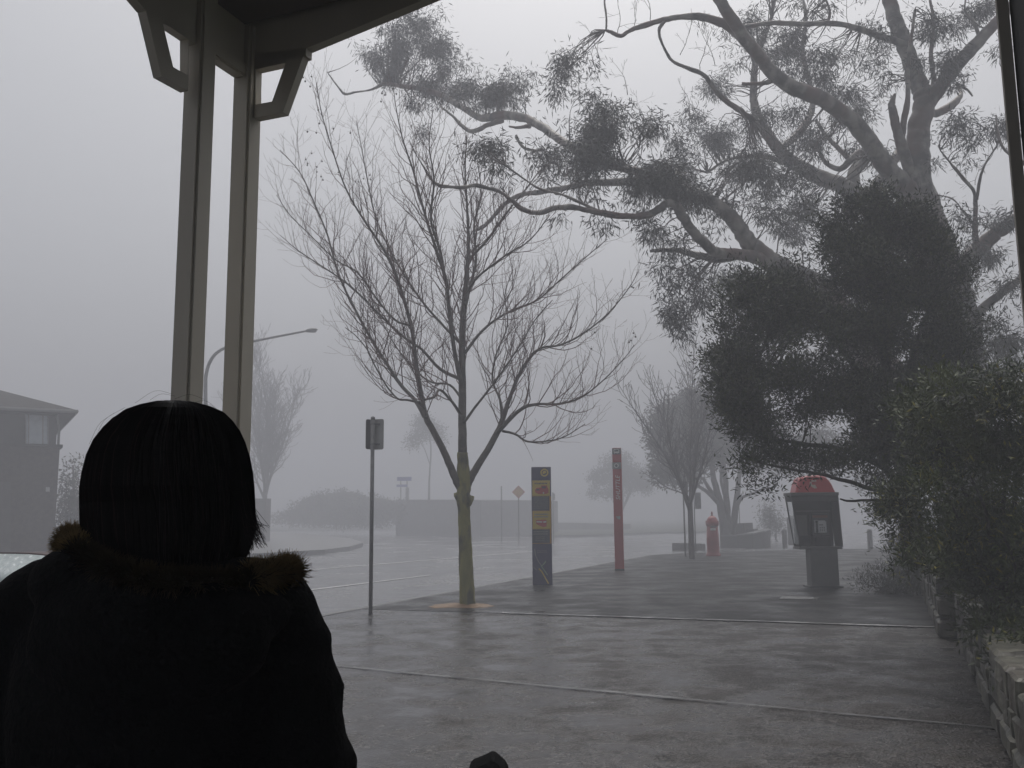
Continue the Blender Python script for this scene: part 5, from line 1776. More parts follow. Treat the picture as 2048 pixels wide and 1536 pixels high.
# ---- sign poles by the second plane tree
def pole_sign(base, ztop, label, plates, r=0.03, name='sign_post', m='galv', group=None):
    t = root(name, base, label, 'sign post', group)
    mb = MB()
    mb.tube([base + Vector((0, 0, -0.1)), (base.x, base.y, ztop)], r, 10)
    mb.build('pole', m, t, smooth=True)
    for (x0, y0, x1, y1, mm, ang, nm) in plates:
        Yk = base.y
        a, b = P(x0, y1, Yk), P(x1, y0, Yk)
        plate(t, ((a.x + b.x) / 2, Yk - r - 0.01, (a.z + b.z) / 2), abs(b.x - a.x), b.z - a.z, rotz(R(ang)), mm, nm, th=0.005, r=0.02, n=4)
    return t


b = G(1371, 1113)
b.y -= 0.0
pole_sign(b, P(1370, 960, b.y).z, 'thin sign pole with small dark plate close against the left of the second bare tree', [(1363, 963, 1375, 988, 'plate_back_dark', 8, 'sign_plate')], r=0.028)
b = P(1391, 1085, 34)
b.z = terr(b.x, b.y)
pole_sign(b, P(1391, 984, 34).z, 'pale plate sign peeping out right of the second bare tree', [(1390, 985, 1401, 1018, 'sign_grey', 0, 'sign_plate')], r=0.022)
b = G(1481, 1085)
b.z = terr(b.x, b.y)
pole_sign(b, P(1480, 988, b.y).z, 'thin pole with a narrow tag standing in front of the stone planter', [(1476, 989, 1481, 1000, 'plate_back', 0, 'sign_plate')], r=0.024)
b = G(1003.5, 1080)
pole_sign(b, P(1002.5, 972, b.y).z, 'plain thin pole in fog left of the diamond warning sign', [], r=0.045, name='pole')
b = G(1038, 1086)
t = root('warning_sign', b, 'fogged orange red diamond warning sign on a thin post', 'road sign')
mb = MB()
mb.tube([b + Vector((0, 0, -0.1)), (b.x, b.y, P(1038, 990, b.y).z)], 0.032, 8)
mb.build('post', 'galv', t)
c = P(1037, 984, b.y - 0.05)
hw = 13 * b.y / F
mb = MB()
mb.prism([c + Vector((0, 0, hw)), c + Vector((hw, 0, 0)), c + Vector((0, 0, -hw)), c + Vector((-hw, 0, 0))], (0, 0.006, 0))
dp = mb.build('diamond_plate', 'sign_red', t)
c2 = c + Vector((0, -0.003, 0))
mb = MB()
hw2 = hw * 0.86
mb.prism([c2 + Vector((0, 0, hw2)), c2 + Vector((hw2, 0, 0)), c2 + Vector((0, 0, -hw2)), c2 + Vector((-hw2, 0, 0))], (0, 0.002, 0))
mb.build('plate_face', 'sign_orange', dp)
b = G(1107, 1082)
pole_sign(b, P(1107, 985, b.y).z, 'thin pole with narrow plate in fog just right of the navy pylon', [(1104, 987, 1110, 1000, 'plate_back', 0, 'sign_plate')], r=0.04, name='sign_post')
# blue direction signs on the bank
Yd = 72
b = P(803, 1002, Yd)
t = root('direction_sign', b, 'blue direction blades on two posts on top of the bank in fog', 'road sign')
for x in (801.5, 814):
    mb = MB()
    mb.tube([P(x, 1006, Yd), P(x, 960, Yd)], 0.04, 8)
    mb.build('post', 'galv', t)
for (x0, y0, x1, y1) in ((794, 953.5, 823, 962), (793, 969, 815, 974)):
    a, c = P(x0, y1, Yd - .08), P(x1, y0, Yd - .08)
    plate(t, ((a.x + c.x) / 2, a.y, (a.z + c.z) / 2), c.x - a.x, c.z - a.z, rotz(0), 'sign_blue', 'blade', th=0.01, r=0.02, n=3)
a, c = P(811, 999, Yd), P(818, 975, Yd)
plate(t, ((a.x + c.x) / 2, a.y, (a.z + c.z) / 2), c.x - a.x, c.z - a.z, rotz(0), 'sign_grey', 'cabinet', th=0.2, r=0.02, n=3)

# ---- street lamp
Yl = 30
lb_ = P(412, 1110, Yl)
lb_.z = terr(lb_.x, lb_.y) - 0.13
lamp = root('street_lamp', lb_, 'tall grey street lamp with a long curved outreach arm', 'street lamp')
mb = MB()
pth = smooth_path([(lb_.x, lb_.y, lb_.z, 0.085), (P(412, 900, Yl).x, Yl, P(412, 900, Yl).z, 0.075), (*P(411, 780, Yl), 0.062), (*P(413, 745, Yl), 0.058), (*P(422, 720, Yl), 0.055), (*P(436, 704, Yl), 0.052), (*P(460, 693, Yl), 0.048), (*P(520, 680, Yl), 0.04), (*P(612, 662, Yl), 0.034)], 6)
mb.tube([p[:3] for p in pth], [p[3] for p in pth], 12)
mb.build('pole', 'galv', lamp, smooth=True)
mb = MB()
c = P(623, 660.5, Yl)
mb.ball(c, 0.2, sc=(1.05, 0.62, 0.34), rot=Matrix.Rotation(R(-8), 3, 'Y'), seg=18, rings=10)
hd = mb.build('lamp_head', 'lamp_head', lamp, smooth=True)
mb = MB()
mb.ball(c + Vector((0.03, 0, -0.035)), 0.14, sc=(1.05, 0.62, 0.34), seg=14, rings=8)
mb.build('lens', 'lens', hd, smooth=True)

# ---- bollards, bin, planter and low walls
bo = None
for i, (x, y, lab) in enumerate(((1570, 1097, 'short square timber bollard between the planter and the phone booth'), (1741, 1098, 'short square timber bollard right of the phone booth'))):
    p = G(x, y)
    if bo is None:
        bo = root('bollard', p, lab, 'bollard', 'timber bollards along the far edge of the footpath')
        mb = MB()
        mb.box(p + Vector((0, 0, 0.36)), (0.155, 0.155, 0.74), rotz(0.3), bev=0.012)
        mb.build('post', 'booth_grey', bo)
        mb = MB()
        mb.box(p + Vector((0, 0, 0.75)), (0.14, 0.14, 0.04), rotz(0.3), bev=0.015)
        mb.build('cap', 'booth_grey', bo)
    else:
        c = copy_tree(bo)
        c.location = p
        c['label'] = lab
Yk = 42
p = P(1594, 1092, Yk)
p.z = terr(p.x, p.y)
bn = root('bin', p, 'squat grey bin just visible behind the left edge of the phone booth', 'bin')
kk = Yk / F
zt_ = P(1594, 1031, Yk).z
mb = MB()
mb.lathe((p.x, p.y, p.z), [(16 * kk, 0), (17 * kk, 0.05), (17 * kk, (zt_ - p.z) * 0.85)], 14)
mb.build('bin_body', 'booth_grey', bn)
mb = MB()
mb.lathe((p.x, p.y, p.z), [(17.6 * kk, (zt_ - p.z) * 0.85), (17 * kk, (zt_ - p.z) * 0.93), (9 * kk, (zt_ - p.z))], 14)
mb.build('lid', 'booth_dark', bn)


def wall_px(pts, th, label, name, m, cat='wall', cap=None, back=None, group=None):
    """pts: (px, ytop, Y) a free standing wall on the terrain"""
    q0 = P(pts[0][0], 1000, pts[0][2])
    t = root(name, Vector((q0.x, q0.y, terr(q0.x, q0.y))), label, cat, group)
    mb, mc = MB(), MB()
    for i in range(len(pts) - 1):
        a, b = P(pts[i][0], pts[i][1], pts[i][2]), P(pts[i + 1][0], pts[i + 1][1], pts[i + 1][2])
        d = Vector((b.x - a.x, b.y - a.y, 0)).normalized()
        s = Vector((-d.y, d.x, 0)) * th
        if s.y < 0:
            s = -s
        za, zb2 = terr(a.x, a.y) - 0.4, terr(b.x, b.y) - 0.4
        vs = [Vector((a.x, a.y, za)), Vector((b.x, b.y, zb2)), b, a]
        mb.prism(vs, s)
        if cap:
            ov = Vector((0, 0, 0.002))
            e = s.normalized() * 0.03
            mc.prism([a - e + ov, b - e + ov, b - e + Vector((0, 0, cap)), a - e + Vector((0, 0, cap))], s + e * 2)
    mb.build('wall_face', m, t)
    if cap:
        mc.build('coping', 'kerb_stone', t)
    return t


wall_px([(1440, 1073, 43), (1475, 1072, 42.3), (1505, 1069, 42.3), (1528, 1064, 43), (1540, 1060, 45)], 0.35, 'lower curved stone planter wall with pale coping in front of the many stemmed tree', 'planter_wall', 'mortar', cap=0.06)
wall_px([(1455, 1048, 46), (1488, 1046, 45.6)], 1.6, 'upper block of the stone planter at the foot of the many stemmed tree', 'planter_wall', 'mortar')
wall_px([(1489, 1058, 46), (1508, 1058, 45.8)], 1.0, 'small lower step at the right end of the stone planter block', 'planter_wall', 'mortar')
wall_px([(1344, 1086, 41.5), (1375, 1087, 41), (1402, 1088, 40.6)], 0.4, 'low kerb like wall behind the post box and second bare tree', 'low_wall', 'mortar')
wall_px([(792, 999, 78), (850, 1000, 74), (905, 999.5, 71), (962, 1001, 69)], 9.0, 'square ended retaining wall rising at the far side of the road in fog', 'retaining_wall', 'pale_wall')
wall_px([(495, 997, 55), (531, 997, 54)], 0.4, 'dark wall end under the faint bare tree behind the lamp', 'garden_wall', 'brick')
wall_px([(960, 1046, 92), (1100, 1045, 90), (1260, 1048, 88)], 0.5, 'long low wall far behind the warning sign', 'boundary_wall', 'pale_wall')
# hedge mound on the bank
hb2 = P(680, 1045, 75)
hb2.z = terr(hb2.x, hb2.y)
hedge = root('hedge', hb2, 'rounded grey hedge mound on the bank left of the square ended wall', 'hedge')
V, c = leaf_cloud([(790, 1018, 34, 20, 77, 1), (740, 1010, 44, 24, 78, 1), (690, 1005, 46, 28, 80, 1), (645, 1008, 40, 28, 81, 1), (610, 1018, 34, 22, 82, .9), (590, 1025, 26, 14, 83, .8), (720, 1030, 80, 16, 77, 1), (640, 1030, 60, 14, 81, 1), (760, 1040, 46, 16, 77, 1), (700, 1042, 60, 16, 78, 1), (640, 1040, 60, 16, 80, 1), (590, 1038, 40, 14, 82, 1), (560, 1036, 30, 12, 83, .8)], 300, 0.2, 0.11, 0, clump=14, cr=0.4, seed=71)
quads_mesh('foliage', V, 'far_leaf', hedge)
mb = MB()
for (x, y, rx, ry, Yh) in ((745, 1020, 60, 24, 80), (690, 1016, 60, 32, 82), (640, 1020, 46, 30, 83)):
    c = P(x, y, Yh)
    mb.ball(c, 1.0, sc=(rx * Yh / F, 1.6, ry * Yh / F), seg=16, rings=10)
mb.build('inner_mass', 'far_leaf', hedge, smooth=True)

# ---- brick house on the left
Yh = 29.0
kh = Yh / F
hx1 = P(112, 900, Yh).x
lx1 = P(118, 900, Yh).x
hx0 = -34
ze = P(100, 832, Yh).z
zl = P(100, 896, Yh).z
hy1 = Yh + 15
hz = -0.1
house = root('house', (lx1, Yh, 0), 'two storey brick house with wide hipped eaves at the left edge in fog', 'house')
mb = MB()
mb.box(((hx0 + lx1) / 2, (Yh - 0.25 + hy1) / 2, (zl + hz) / 2), (lx1 - hx0, hy1 - Yh + 0.25, zl - hz))
mb.build('lower_wall', 'brick', house)
mb = MB()
mb.box(((hx0 + hx1) / 2, (Yh + hy1) / 2, (zl + ze) / 2 + 0.15), (hx1 - hx0, hy1 - Yh, ze - zl + 0.3))
mb.build('upper_wall', 'render_wall', house)
mb = MB()
mb.box(((hx0 + lx1) / 2 + 0.03, (Yh - 0.3 + hy1) / 2, zl + 0.04), (lx1 - hx0 + 0.1, hy1 - Yh + 0.36, 0.09))
mb.build('string_course', 'render_wall', house)
ex1 = hx1 + 0.45
zE = P(164, 815, Yh - 0.9).z
y0_, y1_ = Yh - 0.6, hy1 + 0.6
x0_ = hx0 - 0.9
pit = 0.36
hw_ = (y1_ - y0_) / 2
rz = zE + hw_ * pit
v = [Vector((x0_, y0_, zE)), Vector((ex1, y0_, zE)), Vector((ex1, y1_, zE)), Vector((x0_, y1_, zE)), Vector((x0_ + hw_, y0_ + hw_, rz)), Vector((ex1 - hw_, y0_ + hw_, rz))]
v2 = [p - Vector((0, 0, 0.16)) for p in v[:4]]
mb = MB()
mb.add(v + v2, [(0, 1, 5, 4), (1, 2, 5), (2, 3, 4, 5), (3, 0, 4), (0, 6, 7, 1), (1, 7, 8, 2), (2, 8, 9, 3), (3, 9, 6, 0), (9, 8, 7, 6)])
mb.build('roof', 'roof_tile', house)
mb = MB()
mb.tube([(x0_, y0_ - 0.05, zE - 0.06), (ex1 + 0.05, y0_ - 0.05, zE - 0.06), (ex1 + 0.05, y1_, zE - 0.06)], 0.06, 6)
mb.build('gutter', 'lamp_head', house)
mb = MB()
mb.tube([(ex1 - 0.5, y0_ + 0.3, zE - 0.18), (hx1 + 0.06, Yh - 0.05, zE - 0.55), (hx1 + 0.06, Yh - 0.05, zl)], 0.04, 6)
mb.build('downpipe', 'lamp_head', house)


def hp_(px, py, d=0.0):
    q = P(px, py, Yh)
    return Vector((lx1 + (q.x - lx1) * 0.88, Yh - d, q.z))


for (x0, x1, y0, y1, bars) in ((50, 96, 831, 893, (56.5, 85)), (-120, -60, 831, 893, (-90,))):
    mb = MB()
    mb.ringprism([hp_(x, y, 0.05) for x, y in rect(x0, y0, x1, y1)], [hp_(x, y, 0.05) for x, y in rect(x0 + 2, y0 + 2, x1 - 2, y1 - 2)], (0, 0.08, 0))
    for bx in bars:
        mb.prism([hp_(x, y, 0.045) for x, y in rect(bx - 1, y0 + 2, bx + 1, y1 - 2)], (0, 0.06, 0))
    wf = mb.build('window', 'window_frame', house)
    mb = MB()
    mb.prism([hp_(x, y, 0.012) for x, y in rect(x0 + 2, y0 + 2, x1 - 2, y1 - 2)], (0, 0.01, 0))
    mb.build('window_pane', 'pane', wf)
mb = MB()
mb.prism([Vector((lx1 + (P(x, y, Yh).x - lx1) * 0.88, Yh - 0.27, P(x, y, Yh).z)) for x, y in rect(-80, 966, 21, 1118)], (0, 0.03, 0))
gd = mb.build('garage_door', 'garage', house)
mb = MB()
mb.prism([Vector((lx1 + (P(x, y, Yh).x - lx1) * 0.88, Yh - 0.29, P(x, y, Yh).z)) for x, y in rect(90, 975, 98, 984)], (0, 0.04, 0))
mb.build('wall_lamp', 'window_frame', house)

house.rotation_euler = (0, 0, R(30))

# ---- car parked at the left, mostly out of frame
CY = 5.6
def cpt(px, py, Y=CY):
    return P(px, py, Y)


cx = P(-15, 1100, CY).x
car = root('car', (cx, CY + 1.2, -0.13), 'low silver car with a dark rimmed rain beaded rear window beside the person', 'car')
# profile of a small car seen from behind: length along +Y
hwid = 0.80
ztop = P(60, 1107, CY).z
zbot = P(20, 1190, CY - 0.25).z
mb = MB()
secs = [  # (y, half width, z of shoulder/top, bottom)
    (CY - 0.95, 0.62, 0.62, 0.12), (CY - 0.9, 0.74, 0.80, 0.05), (CY - 0.55, 0.79, zbot - 0.07, 0.04), (CY - 0.25, 0.80, zbot - 0.02, 0.04), (CY + 1.6, 0.80, zbot - 0.04, 0.04), (CY + 2.3, 0.79, zbot - 0.12, 0.05), (CY + 2.9, 0.74, zbot - 0.24, 0.06), (CY + 3.05, 0.6, 0.6, 0.14)]
vs, fs = [], []
for (y, w, z, b) in secs:
    vs += [(cx - w * .92, y, b), (cx - w, y, b + 0.2), (cx - w * 0.99, y, z - 0.12), (cx - w * 0.9, y, z), (cx, y, z + 0.03), (cx + w * 0.9, y, z), (cx + w * 0.99, y, z - 0.12), (cx + w, y, b + 0.2), (cx + w * .92, y, b)]
for i in range(len(secs) - 1):
    for j in range(8):
        a = i * 9 + j
        fs.append((a, a + 9, a + 10, a + 1))
    fs.append((i * 9 + 8, i * 9 + 17, i * 9 + 9, i * 9))
fs.append(tuple(range(9)))
fs.append(tuple(reversed(range((len(secs) - 1) * 9, len(secs) * 9))))
mb.add(vs, fs)
mb.build('body', 'car_silver', car, smooth=True)
# rounded rear glass with rim; roof shell
mb = MB()
npt = 17
arc_t, arc_b = [], []
for k in range(npt):
    s_ = -1 + 2 * k / (npt - 1)
    x = cx + s_ * 0.60
    zz = ztop - 0.10 * abs(s_) ** 3.2
    arc_t.append(Vector((x, CY - 0.02 * s_ * s_, zz)))
    arc_b.append(Vector((cx + s_ * 0.68, CY - 0.30, zbot + 0.012 * (1 - s_ * s_))))
mb.add(arc_t + arc_b, [(k, k + 1, npt + k + 1, npt + k) for k in range(npt - 1)])
o = mb.build('rear_window', 'car_glass', car, smooth=True)
mod(o, 'SOLIDIFY', thickness=0.006)
mb = MB()
loop_ = arc_t + list(reversed(arc_b)) + [arc_t[0]]
mb.tube(loop_, 0.010, 6)
mb.build('window_rim', 'car_roof', car, smooth=True)
mb = MB()
vs = []
rows = 6
for r_ in range(rows + 1):
    f = r_ / rows
    y = CY + 0.01 + 1.25 * f
    for k in range(npt):
        s_ = -1 + 2 * k / (npt - 1)
        vs.append((cx + s_ * 0.60, y, ztop - 0.10 * abs(s_) ** 3.2 - 0.012 * f - 0.02 * f * f))
mb.add(vs, [(r_ * npt + k, (r_ + 1) * npt + k, (r_ + 1) * npt + k + 1, r_ * npt + k + 1) for r_ in range(rows) for k in range(npt - 1)])
o = mb.build('roof', 'car_roof', car, smooth=True)
for s_ in (-1, 1):
    mb = MB()
    mb.prism([(cx + s_ * 0.60, CY + 0.02, ztop - 0.105), (cx + s_ * 0.60, CY + 1.25, ztop - 0.13), (cx + s_ * 0.74, CY + 1.75, zbot - 0.02), (cx + s_ * 0.72, CY - 0.28, zbot)], (s_ * 0.006, 0, 0.0))
    mb.build('side_window', 'car_glass', car)
for (dy, s_) in ((-0.25, -1), (-0.25, 1), (2.2, -1), (2.2, 1)):
    mb = MB()
    c = Vector((cx + s_ * 0.70, CY + dy, 0.17))
    mb.lathe((0, 0, 0), [(0.20, -0.09), (0.29, -0.09), (0.30, -0.05), (0.30, 0.05), (0.29, 0.09), (0.20, 0.09)], 24)
    mb.v = [(c.x + v[2], c.y + v[0], c.z + v[1]) for v in mb.v]
    wh = mb.build('wheel', 'tyre', car, smooth=True)
    mb = MB()
    mb.lathe((0, 0, 0), [(0.05, -0.092), (0.19, -0.094), (0.19, 0.094), (0.05, 0.092)], 20)
    mb.v = [(c.x + v[2], c.y + v[0], c.z + v[1]) for v in mb.v]
    mb.build('rim', 'galv', wh)
    mb = MB()
for s_ in (-1, 1):
    mb = MB()
    mb.box((cx + s_ * 0.58, CY - 0.93, 0.62), (0.2, 0.05, 0.12), bev=0.015)
    mb.build('tail_light', 'post_red', car)
mb = MB()
mb.box((cx, CY - 0.965, 0.52), (0.37, 0.012, 0.12), bev=0.004)
mb.build('number_plate', 'sign_white', car)

# ---- black bag, only its top shows at the lower edge
bY = 3.0
bt = P(985, 1507, bY)
bag = root('bag', (bt.x, bY, 0), 'black bag whose pointed top pokes into the picture at the bottom edge', 'bag')
mb = MB()
kb = bY / F
prof = [(936, 1542), (940, 1530), (946, 1524), (960, 1518.5), (973, 1513), (981, 1508.5), (985.5, 1507), (991, 1509.5), (1000, 1517), (1010, 1526), (1016, 1536), (1018, 1546)]
top_ = [P(x, y, bY) for x, y in prof]
vs, fs = [], []
n = len(top_)
for (dy, sc_) in ((-0.09, 0.80), (-0.06, 0.95), (0.0, 1.0), (0.06, 0.95), (0.09, 0.8)):
    row = [Vector((bt.x + (p.x - bt.x) * (0.9 + 0.1 * sc_), bY + dy, bt.z + (p.z - bt.z) - (1 - sc_) * 0.12)) for p in top_]
    low = [Vector((bt.x + (p.x - bt.x) * 1.55, bY + dy * 1.3, 0.03)) for p in top_]
    mid = [Vector((bt.x + (p.x - bt.x) * 1.65, bY + dy * 1.5, 0.18)) for p in top_]
    vs += row + [mid[-1], low[-1], low[0], mid[0]]
m_ = n + 4
for k in range(4):
    for i in range(m_):
        j = (i + 1) % m_
        fs.append((k * m_ + i, (k + 1) * m_ + i, (k + 1) * m_ + j, k * m_ + j))
fs.append(tuple(range(m_)))
fs.append(tuple(reversed(range(4 * m_, 5 * m_))))
mb.add(vs, fs)
o = mb.build('bag_body', 'bag', bag)
mod(o, 'BEVEL', width=0.008, segments=2)
mb = MB()
mb.box((bt.x, bY - 0.135, 0.14), (0.13, 0.03, 0.14), bev=0.012)
mb.build('pocket', 'bag', bag)
for s_ in (-1, 1):
    mb = MB()
    mb.tube([(bt.x + s_ * 0.045, bY + 0.10, 0.30), (bt.x + s_ * 0.055, bY + 0.17, 0.24), (bt.x + s_ * 0.05, bY + 0.16, 0.10), (bt.x + s_ * 0.045, bY + 0.12, 0.05)], 0.008, 6)
    mb.build('strap', 'bag', bag)

# ---- small steel pit lid let into the footpath
dl = G(1598, 1197)
pit_lid = root('pit_lid', dl, 'small pale steel pit lid set in the dark footpath in front of the phone booth', 'pit lid')
mb = MB()
mb.box(dl + Vector((0, 0, 0.010)), (0.50, 0.42, 0.012), STREET, bev=0.004)
mb.build('lid', 'galv', pit_lid)
mb = MB()
mb.ringprism([dl + STREET @ Vector((a * 0.30, b * 0.26, 0.004)) for a, b in ((-1, -1), (1, -1), (1, 1), (-1, 1))], [dl + STREET @ Vector((a * 0.255, b * 0.215, 0.004)) for a, b in ((-1, -1), (1, -1), (1, 1), (-1, 1))], (0, 0, 0.010))
mb.build('frame', 'kerb_stone', pit_lid)

# ================================================================ THE PERSON
YP = 1.50
kp = YP / F


def pp(px, py, dy=0.0):
    return P(px, py, YP + dy) if dy == 0 else P(px, py, YP) + Vector((0, dy, 0))


hc = pp(325, 935, 0.03)         # head centre
X0 = pp(316, 1200).x
per = root('person', (X0, YP, 0), 'person seen from behind in a dark fur trimmed hooded coat with a dark bob', 'person')
# body: one skinned surface
sk = bpy.data.meshes.new('body')
J = {
    'pelvis': (X0, YP, 0.92, 0.13), 'waist': (X0, YP, 1.05, 0.115), 'chest': (X0, YP + 0.01, 1.22, 0.125), 'neckb': (X0 + 0.003, YP + 0.01, 1.36, 0.065),
    'neck': (X0 + 0.006, YP + 0.02, 1.41, 0.05), 'skull': (hc.x, hc.y, hc.z - 0.02, 0.078), 'crown': (hc.x, hc.y, hc.z + 0.05, 0.07), 'chin': (hc.x, hc.y + 0.06, hc.z - 0.075, 0.036), 'nose': (hc.x, hc.y + 0.105, hc.z - 0.02, 0.011),
}
for s_, t_ in ((-1, 'l'), (1, 'r')):
    J['sh' + t_] = (X0 + s_ * 0.155, YP, 1.325, 0.052)
    J['el' + t_] = (X0 + s_ * 0.235, YP - 0.01, 1.075, 0.038)
    J['wr' + t_] = (X0 + s_ * 0.205, YP + 0.12, 0.91, 0.026)
    J['pa' + t_] = (X0 + s_ * 0.185, YP + 0.17, 0.875, 0.022)
    for k in range(4):
        J['f%d' % k + t_] = (X0 + s_ * (0.165 + 0.012 * k), YP + 0.205, 0.865 - 0.016 * k, 0.008)
        J['g%d' % k + t_] = (X0 + s_ * (0.145 + 0.010 * k), YP + 0.225 - 0.005 * k, 0.84 - 0.014 * k, 0.007)
    J['th' + t_] = (X0 + s_ * 0.16, YP + 0.165, 0.885, 0.009)
    J['hip' + t_] = (X0 + s_ * 0.085, YP, 0.84, 0.085)
    J['kn' + t_] = (X0 + s_ * 0.095, YP + 0.01, 0.46, 0.055)
    J['an' + t_] = (X0 + s_ * 0.10, YP - 0.01, 0.09, 0.038)
    J['to' + t_] = (X0 + s_ * 0.115, YP + 0.14, 0.035, 0.03)
names = list(J)
ix = {n: i for i, n in enumerate(names)}
E = [('pelvis', 'waist'), ('waist', 'chest'), ('chest', 'neckb'), ('neckb', 'neck'), ('neck', 'skull'), ('skull', 'crown'), ('skull', 'chin'), ('skull', 'nose')]
for t_ in 'lr':
    E += [('chest', 'sh' + t_), ('sh' + t_, 'el' + t_), ('el' + t_, 'wr' + t_), ('wr' + t_, 'pa' + t_), ('pa' + t_, 'th' + t_), ('pelvis', 'hip' + t_), ('hip' + t_, 'kn' + t_), ('kn' + t_, 'an' + t_), ('an' + t_, 'to' + t_)]
    for k in range(4):
        E += [('pa' + t_, 'f%d' % k + t_), ('f%d' % k + t_, 'g%d' % k + t_)]
og = ORG[per.name]
sk.from_pydata([tuple(Vector(J[n][:3]) - og) for n in names], [(ix[a], ix[b]) for a, b in E], [])
sk.materials.append(MATS['skin'])
bo_ = link(sk, 'body', per, og)
m_ = mod(bo_, 'SKIN')
if not sk.skin_vertices:
    bpy.context.view_layer.objects.active = bo_
for i, n in enumerate(names):
    sv = sk.skin_vertices[0].data[i]
    sv.radius = (J[n][3], J[n][3])
    sv.use_root = (n == 'pelvis')
mod(bo_, 'SUBSURF', levels=2, render_levels=2)


def loft(secs, name, m, parent, n=36, cap=True, smooth=True, power=2.4):
    """secs: (centre, half x, half y)"""
    mb = MB()
    vs, fs = [], []
    for (c, hx, hy) in secs:
        for j in range(n):
            a = 2 * math.pi * j / n
            ca, sa = math.cos(a), math.sin(a)
            vs.append(Vector(c) + Vector((hx * math.copysign(abs(ca) ** (2 / power), ca), hy * math.copysign(abs(sa) ** (2 / power), sa), 0)))
    for i in range(len(secs) - 1):
        for j in range(n):
            a, b = i * n + j, i * n + (j + 1) % n
            fs.append((a, b, b + n, a + n))
    if cap:
        fs.append(tuple(reversed(range(n))))
        fs.append(tuple(range((len(secs) - 1) * n, len(secs) * n)))
    mb.add(vs, fs)
    return mb


# coat: torso loft + sleeves, fused
def cz(z):
    return z


torso = loft([((X0, YP, 0.48), 0.255, 0.17), ((X0, YP, 0.62), 0.25, 0.165), ((X0, YP, 0.80), 0.235, 0.155), ((X0, YP, 0.95), 0.215, 0.145), ((X0, YP, 1.06), 0.205, 0.135), ((X0, YP, 1.18), 0.21, 0.138),
              ((X0, YP, 1.27), 0.205, 0.13), ((X0, YP, 1.325), 0.185, 0.115), ((X0 - 0.0, YP + 0.01, 1.365), 0.14, 0.095), ((X0, YP + 0.015, 1.395), 0.095, 0.075), ((X0, YP + 0.02, 1.42), 0.07, 0.06)], 'coat', 'coat', per)
for s_ in (-1, 1):
    lx = 0.0 if s_ > 0 else -0.022
    pts = [(X0 + s_ * 0.11, YP, 1.335), (X0 + s_ * 0.175 + lx, YP, 1.315), (X0 + s_ * 0.208 + lx, YP - 0.005, 1.25), (X0 + s_ * 0.235 + lx, YP - 0.012, 1.15), (X0 + s_ * 0.262 + lx, YP - 0.015, 1.04), (X0 + s_ * 0.262 + lx, YP + 0.03, 0.96), (X0 + s_ * 0.235, YP + 0.11, 0.90), (X0 + s_ * 0.195, YP + 0.17, 0.86)]
    rr = [0.062, 0.068, 0.064, 0.060, 0.060, 0.058, 0.052, 0.048]
    pth = smooth_path([(*p, r) for p, r in zip(pts, rr)], 4)
    torso.tube([p[:3] for p in pth], [p[3] for p in pth], 18)
# folds at the elbows and the back
for (x, z, r) in ((0.238, 1.19, 0.062), (0.262, 1.08, 0.062), (0.225, 1.26, 0.058)):
    torso.ball((X0 + x, YP - 0.01, z), r, sc=(1, 1, 0.55))
    torso.ball((X0 - x - 0.02, YP - 0.01, z + 0.01), r, sc=(1, 1, 0.55))
co = torso.build('coat', 'coat', per, smooth=True)
mod(co, 'REMESH', mode='VOXEL', voxel_size=0.011, use_smooth_shade=True)
mod(co, 'SMOOTH', factor=0.7, iterations=10)
tx = bpy.data.textures.new('folds', 'CLOUDS')
tx.noise_scale = 0.11
mod(co, 'DISPLACE', texture=tx, strength=0.02, mid_level=0.5, texture_coords='LOCAL')

# hood lying on the back
hood_ = MB()
hood_.ball(pp(345, 1262, -0.10), 1.0, sc=(0.185, 0.058, 0.105), seg=32, rings=20)
hood_.ball(pp(330, 1300, -0.10), 1.0, sc=(0.14, 0.05, 0.10), seg=28, rings=16)
hood_.ball(pp(195, 1165, -0.05), 1.0, sc=(0.08, 0.07, 0.06), seg=24, rings=16)
hood_.ball(pp(480, 1222, -0.05), 1.0, sc=(0.10, 0.065, 0.05), seg=24, rings=16)
hood_.tube([pp(150, 1120, -0.02), pp(230, 1150, -0.08), pp(330, 1190, -0.10), pp(430, 1205, -0.09), pp(530, 1190, -0.04), pp(570, 1175, 0.0)], [0.026, 0.034, 0.034, 0.034, 0.03, 0.022], 14)
ho = hood_.build('hood', 'coat', per, smooth=True)
mod(ho, 'REMESH', mode='VOXEL', voxel_size=0.010, use_smooth_shade=True)
mod(ho, 'SMOOTH', factor=0.7, iterations=8)
mod(ho, 'DISPLACE', texture=tx, strength=0.016, mid_level=0.5, texture_coords='LOCAL')

# fur rim
rim = smooth_path([(*pp(128, 1082, 0.03), 0.020), (*pp(165, 1098, -0.03), 0.021), (*pp(215, 1112, -0.08), 0.020), (*pp(285, 1130, -0.12), 0.020), (*pp(360, 1148, -0.135), 0.020), (*pp(430, 1155, -0.125), 0.020), (*pp(500, 1158, -0.09), 0.019), (*pp(550, 1152, -0.04), 0.022), (*pp(580, 1148, 0.01), 0.022)], 6)


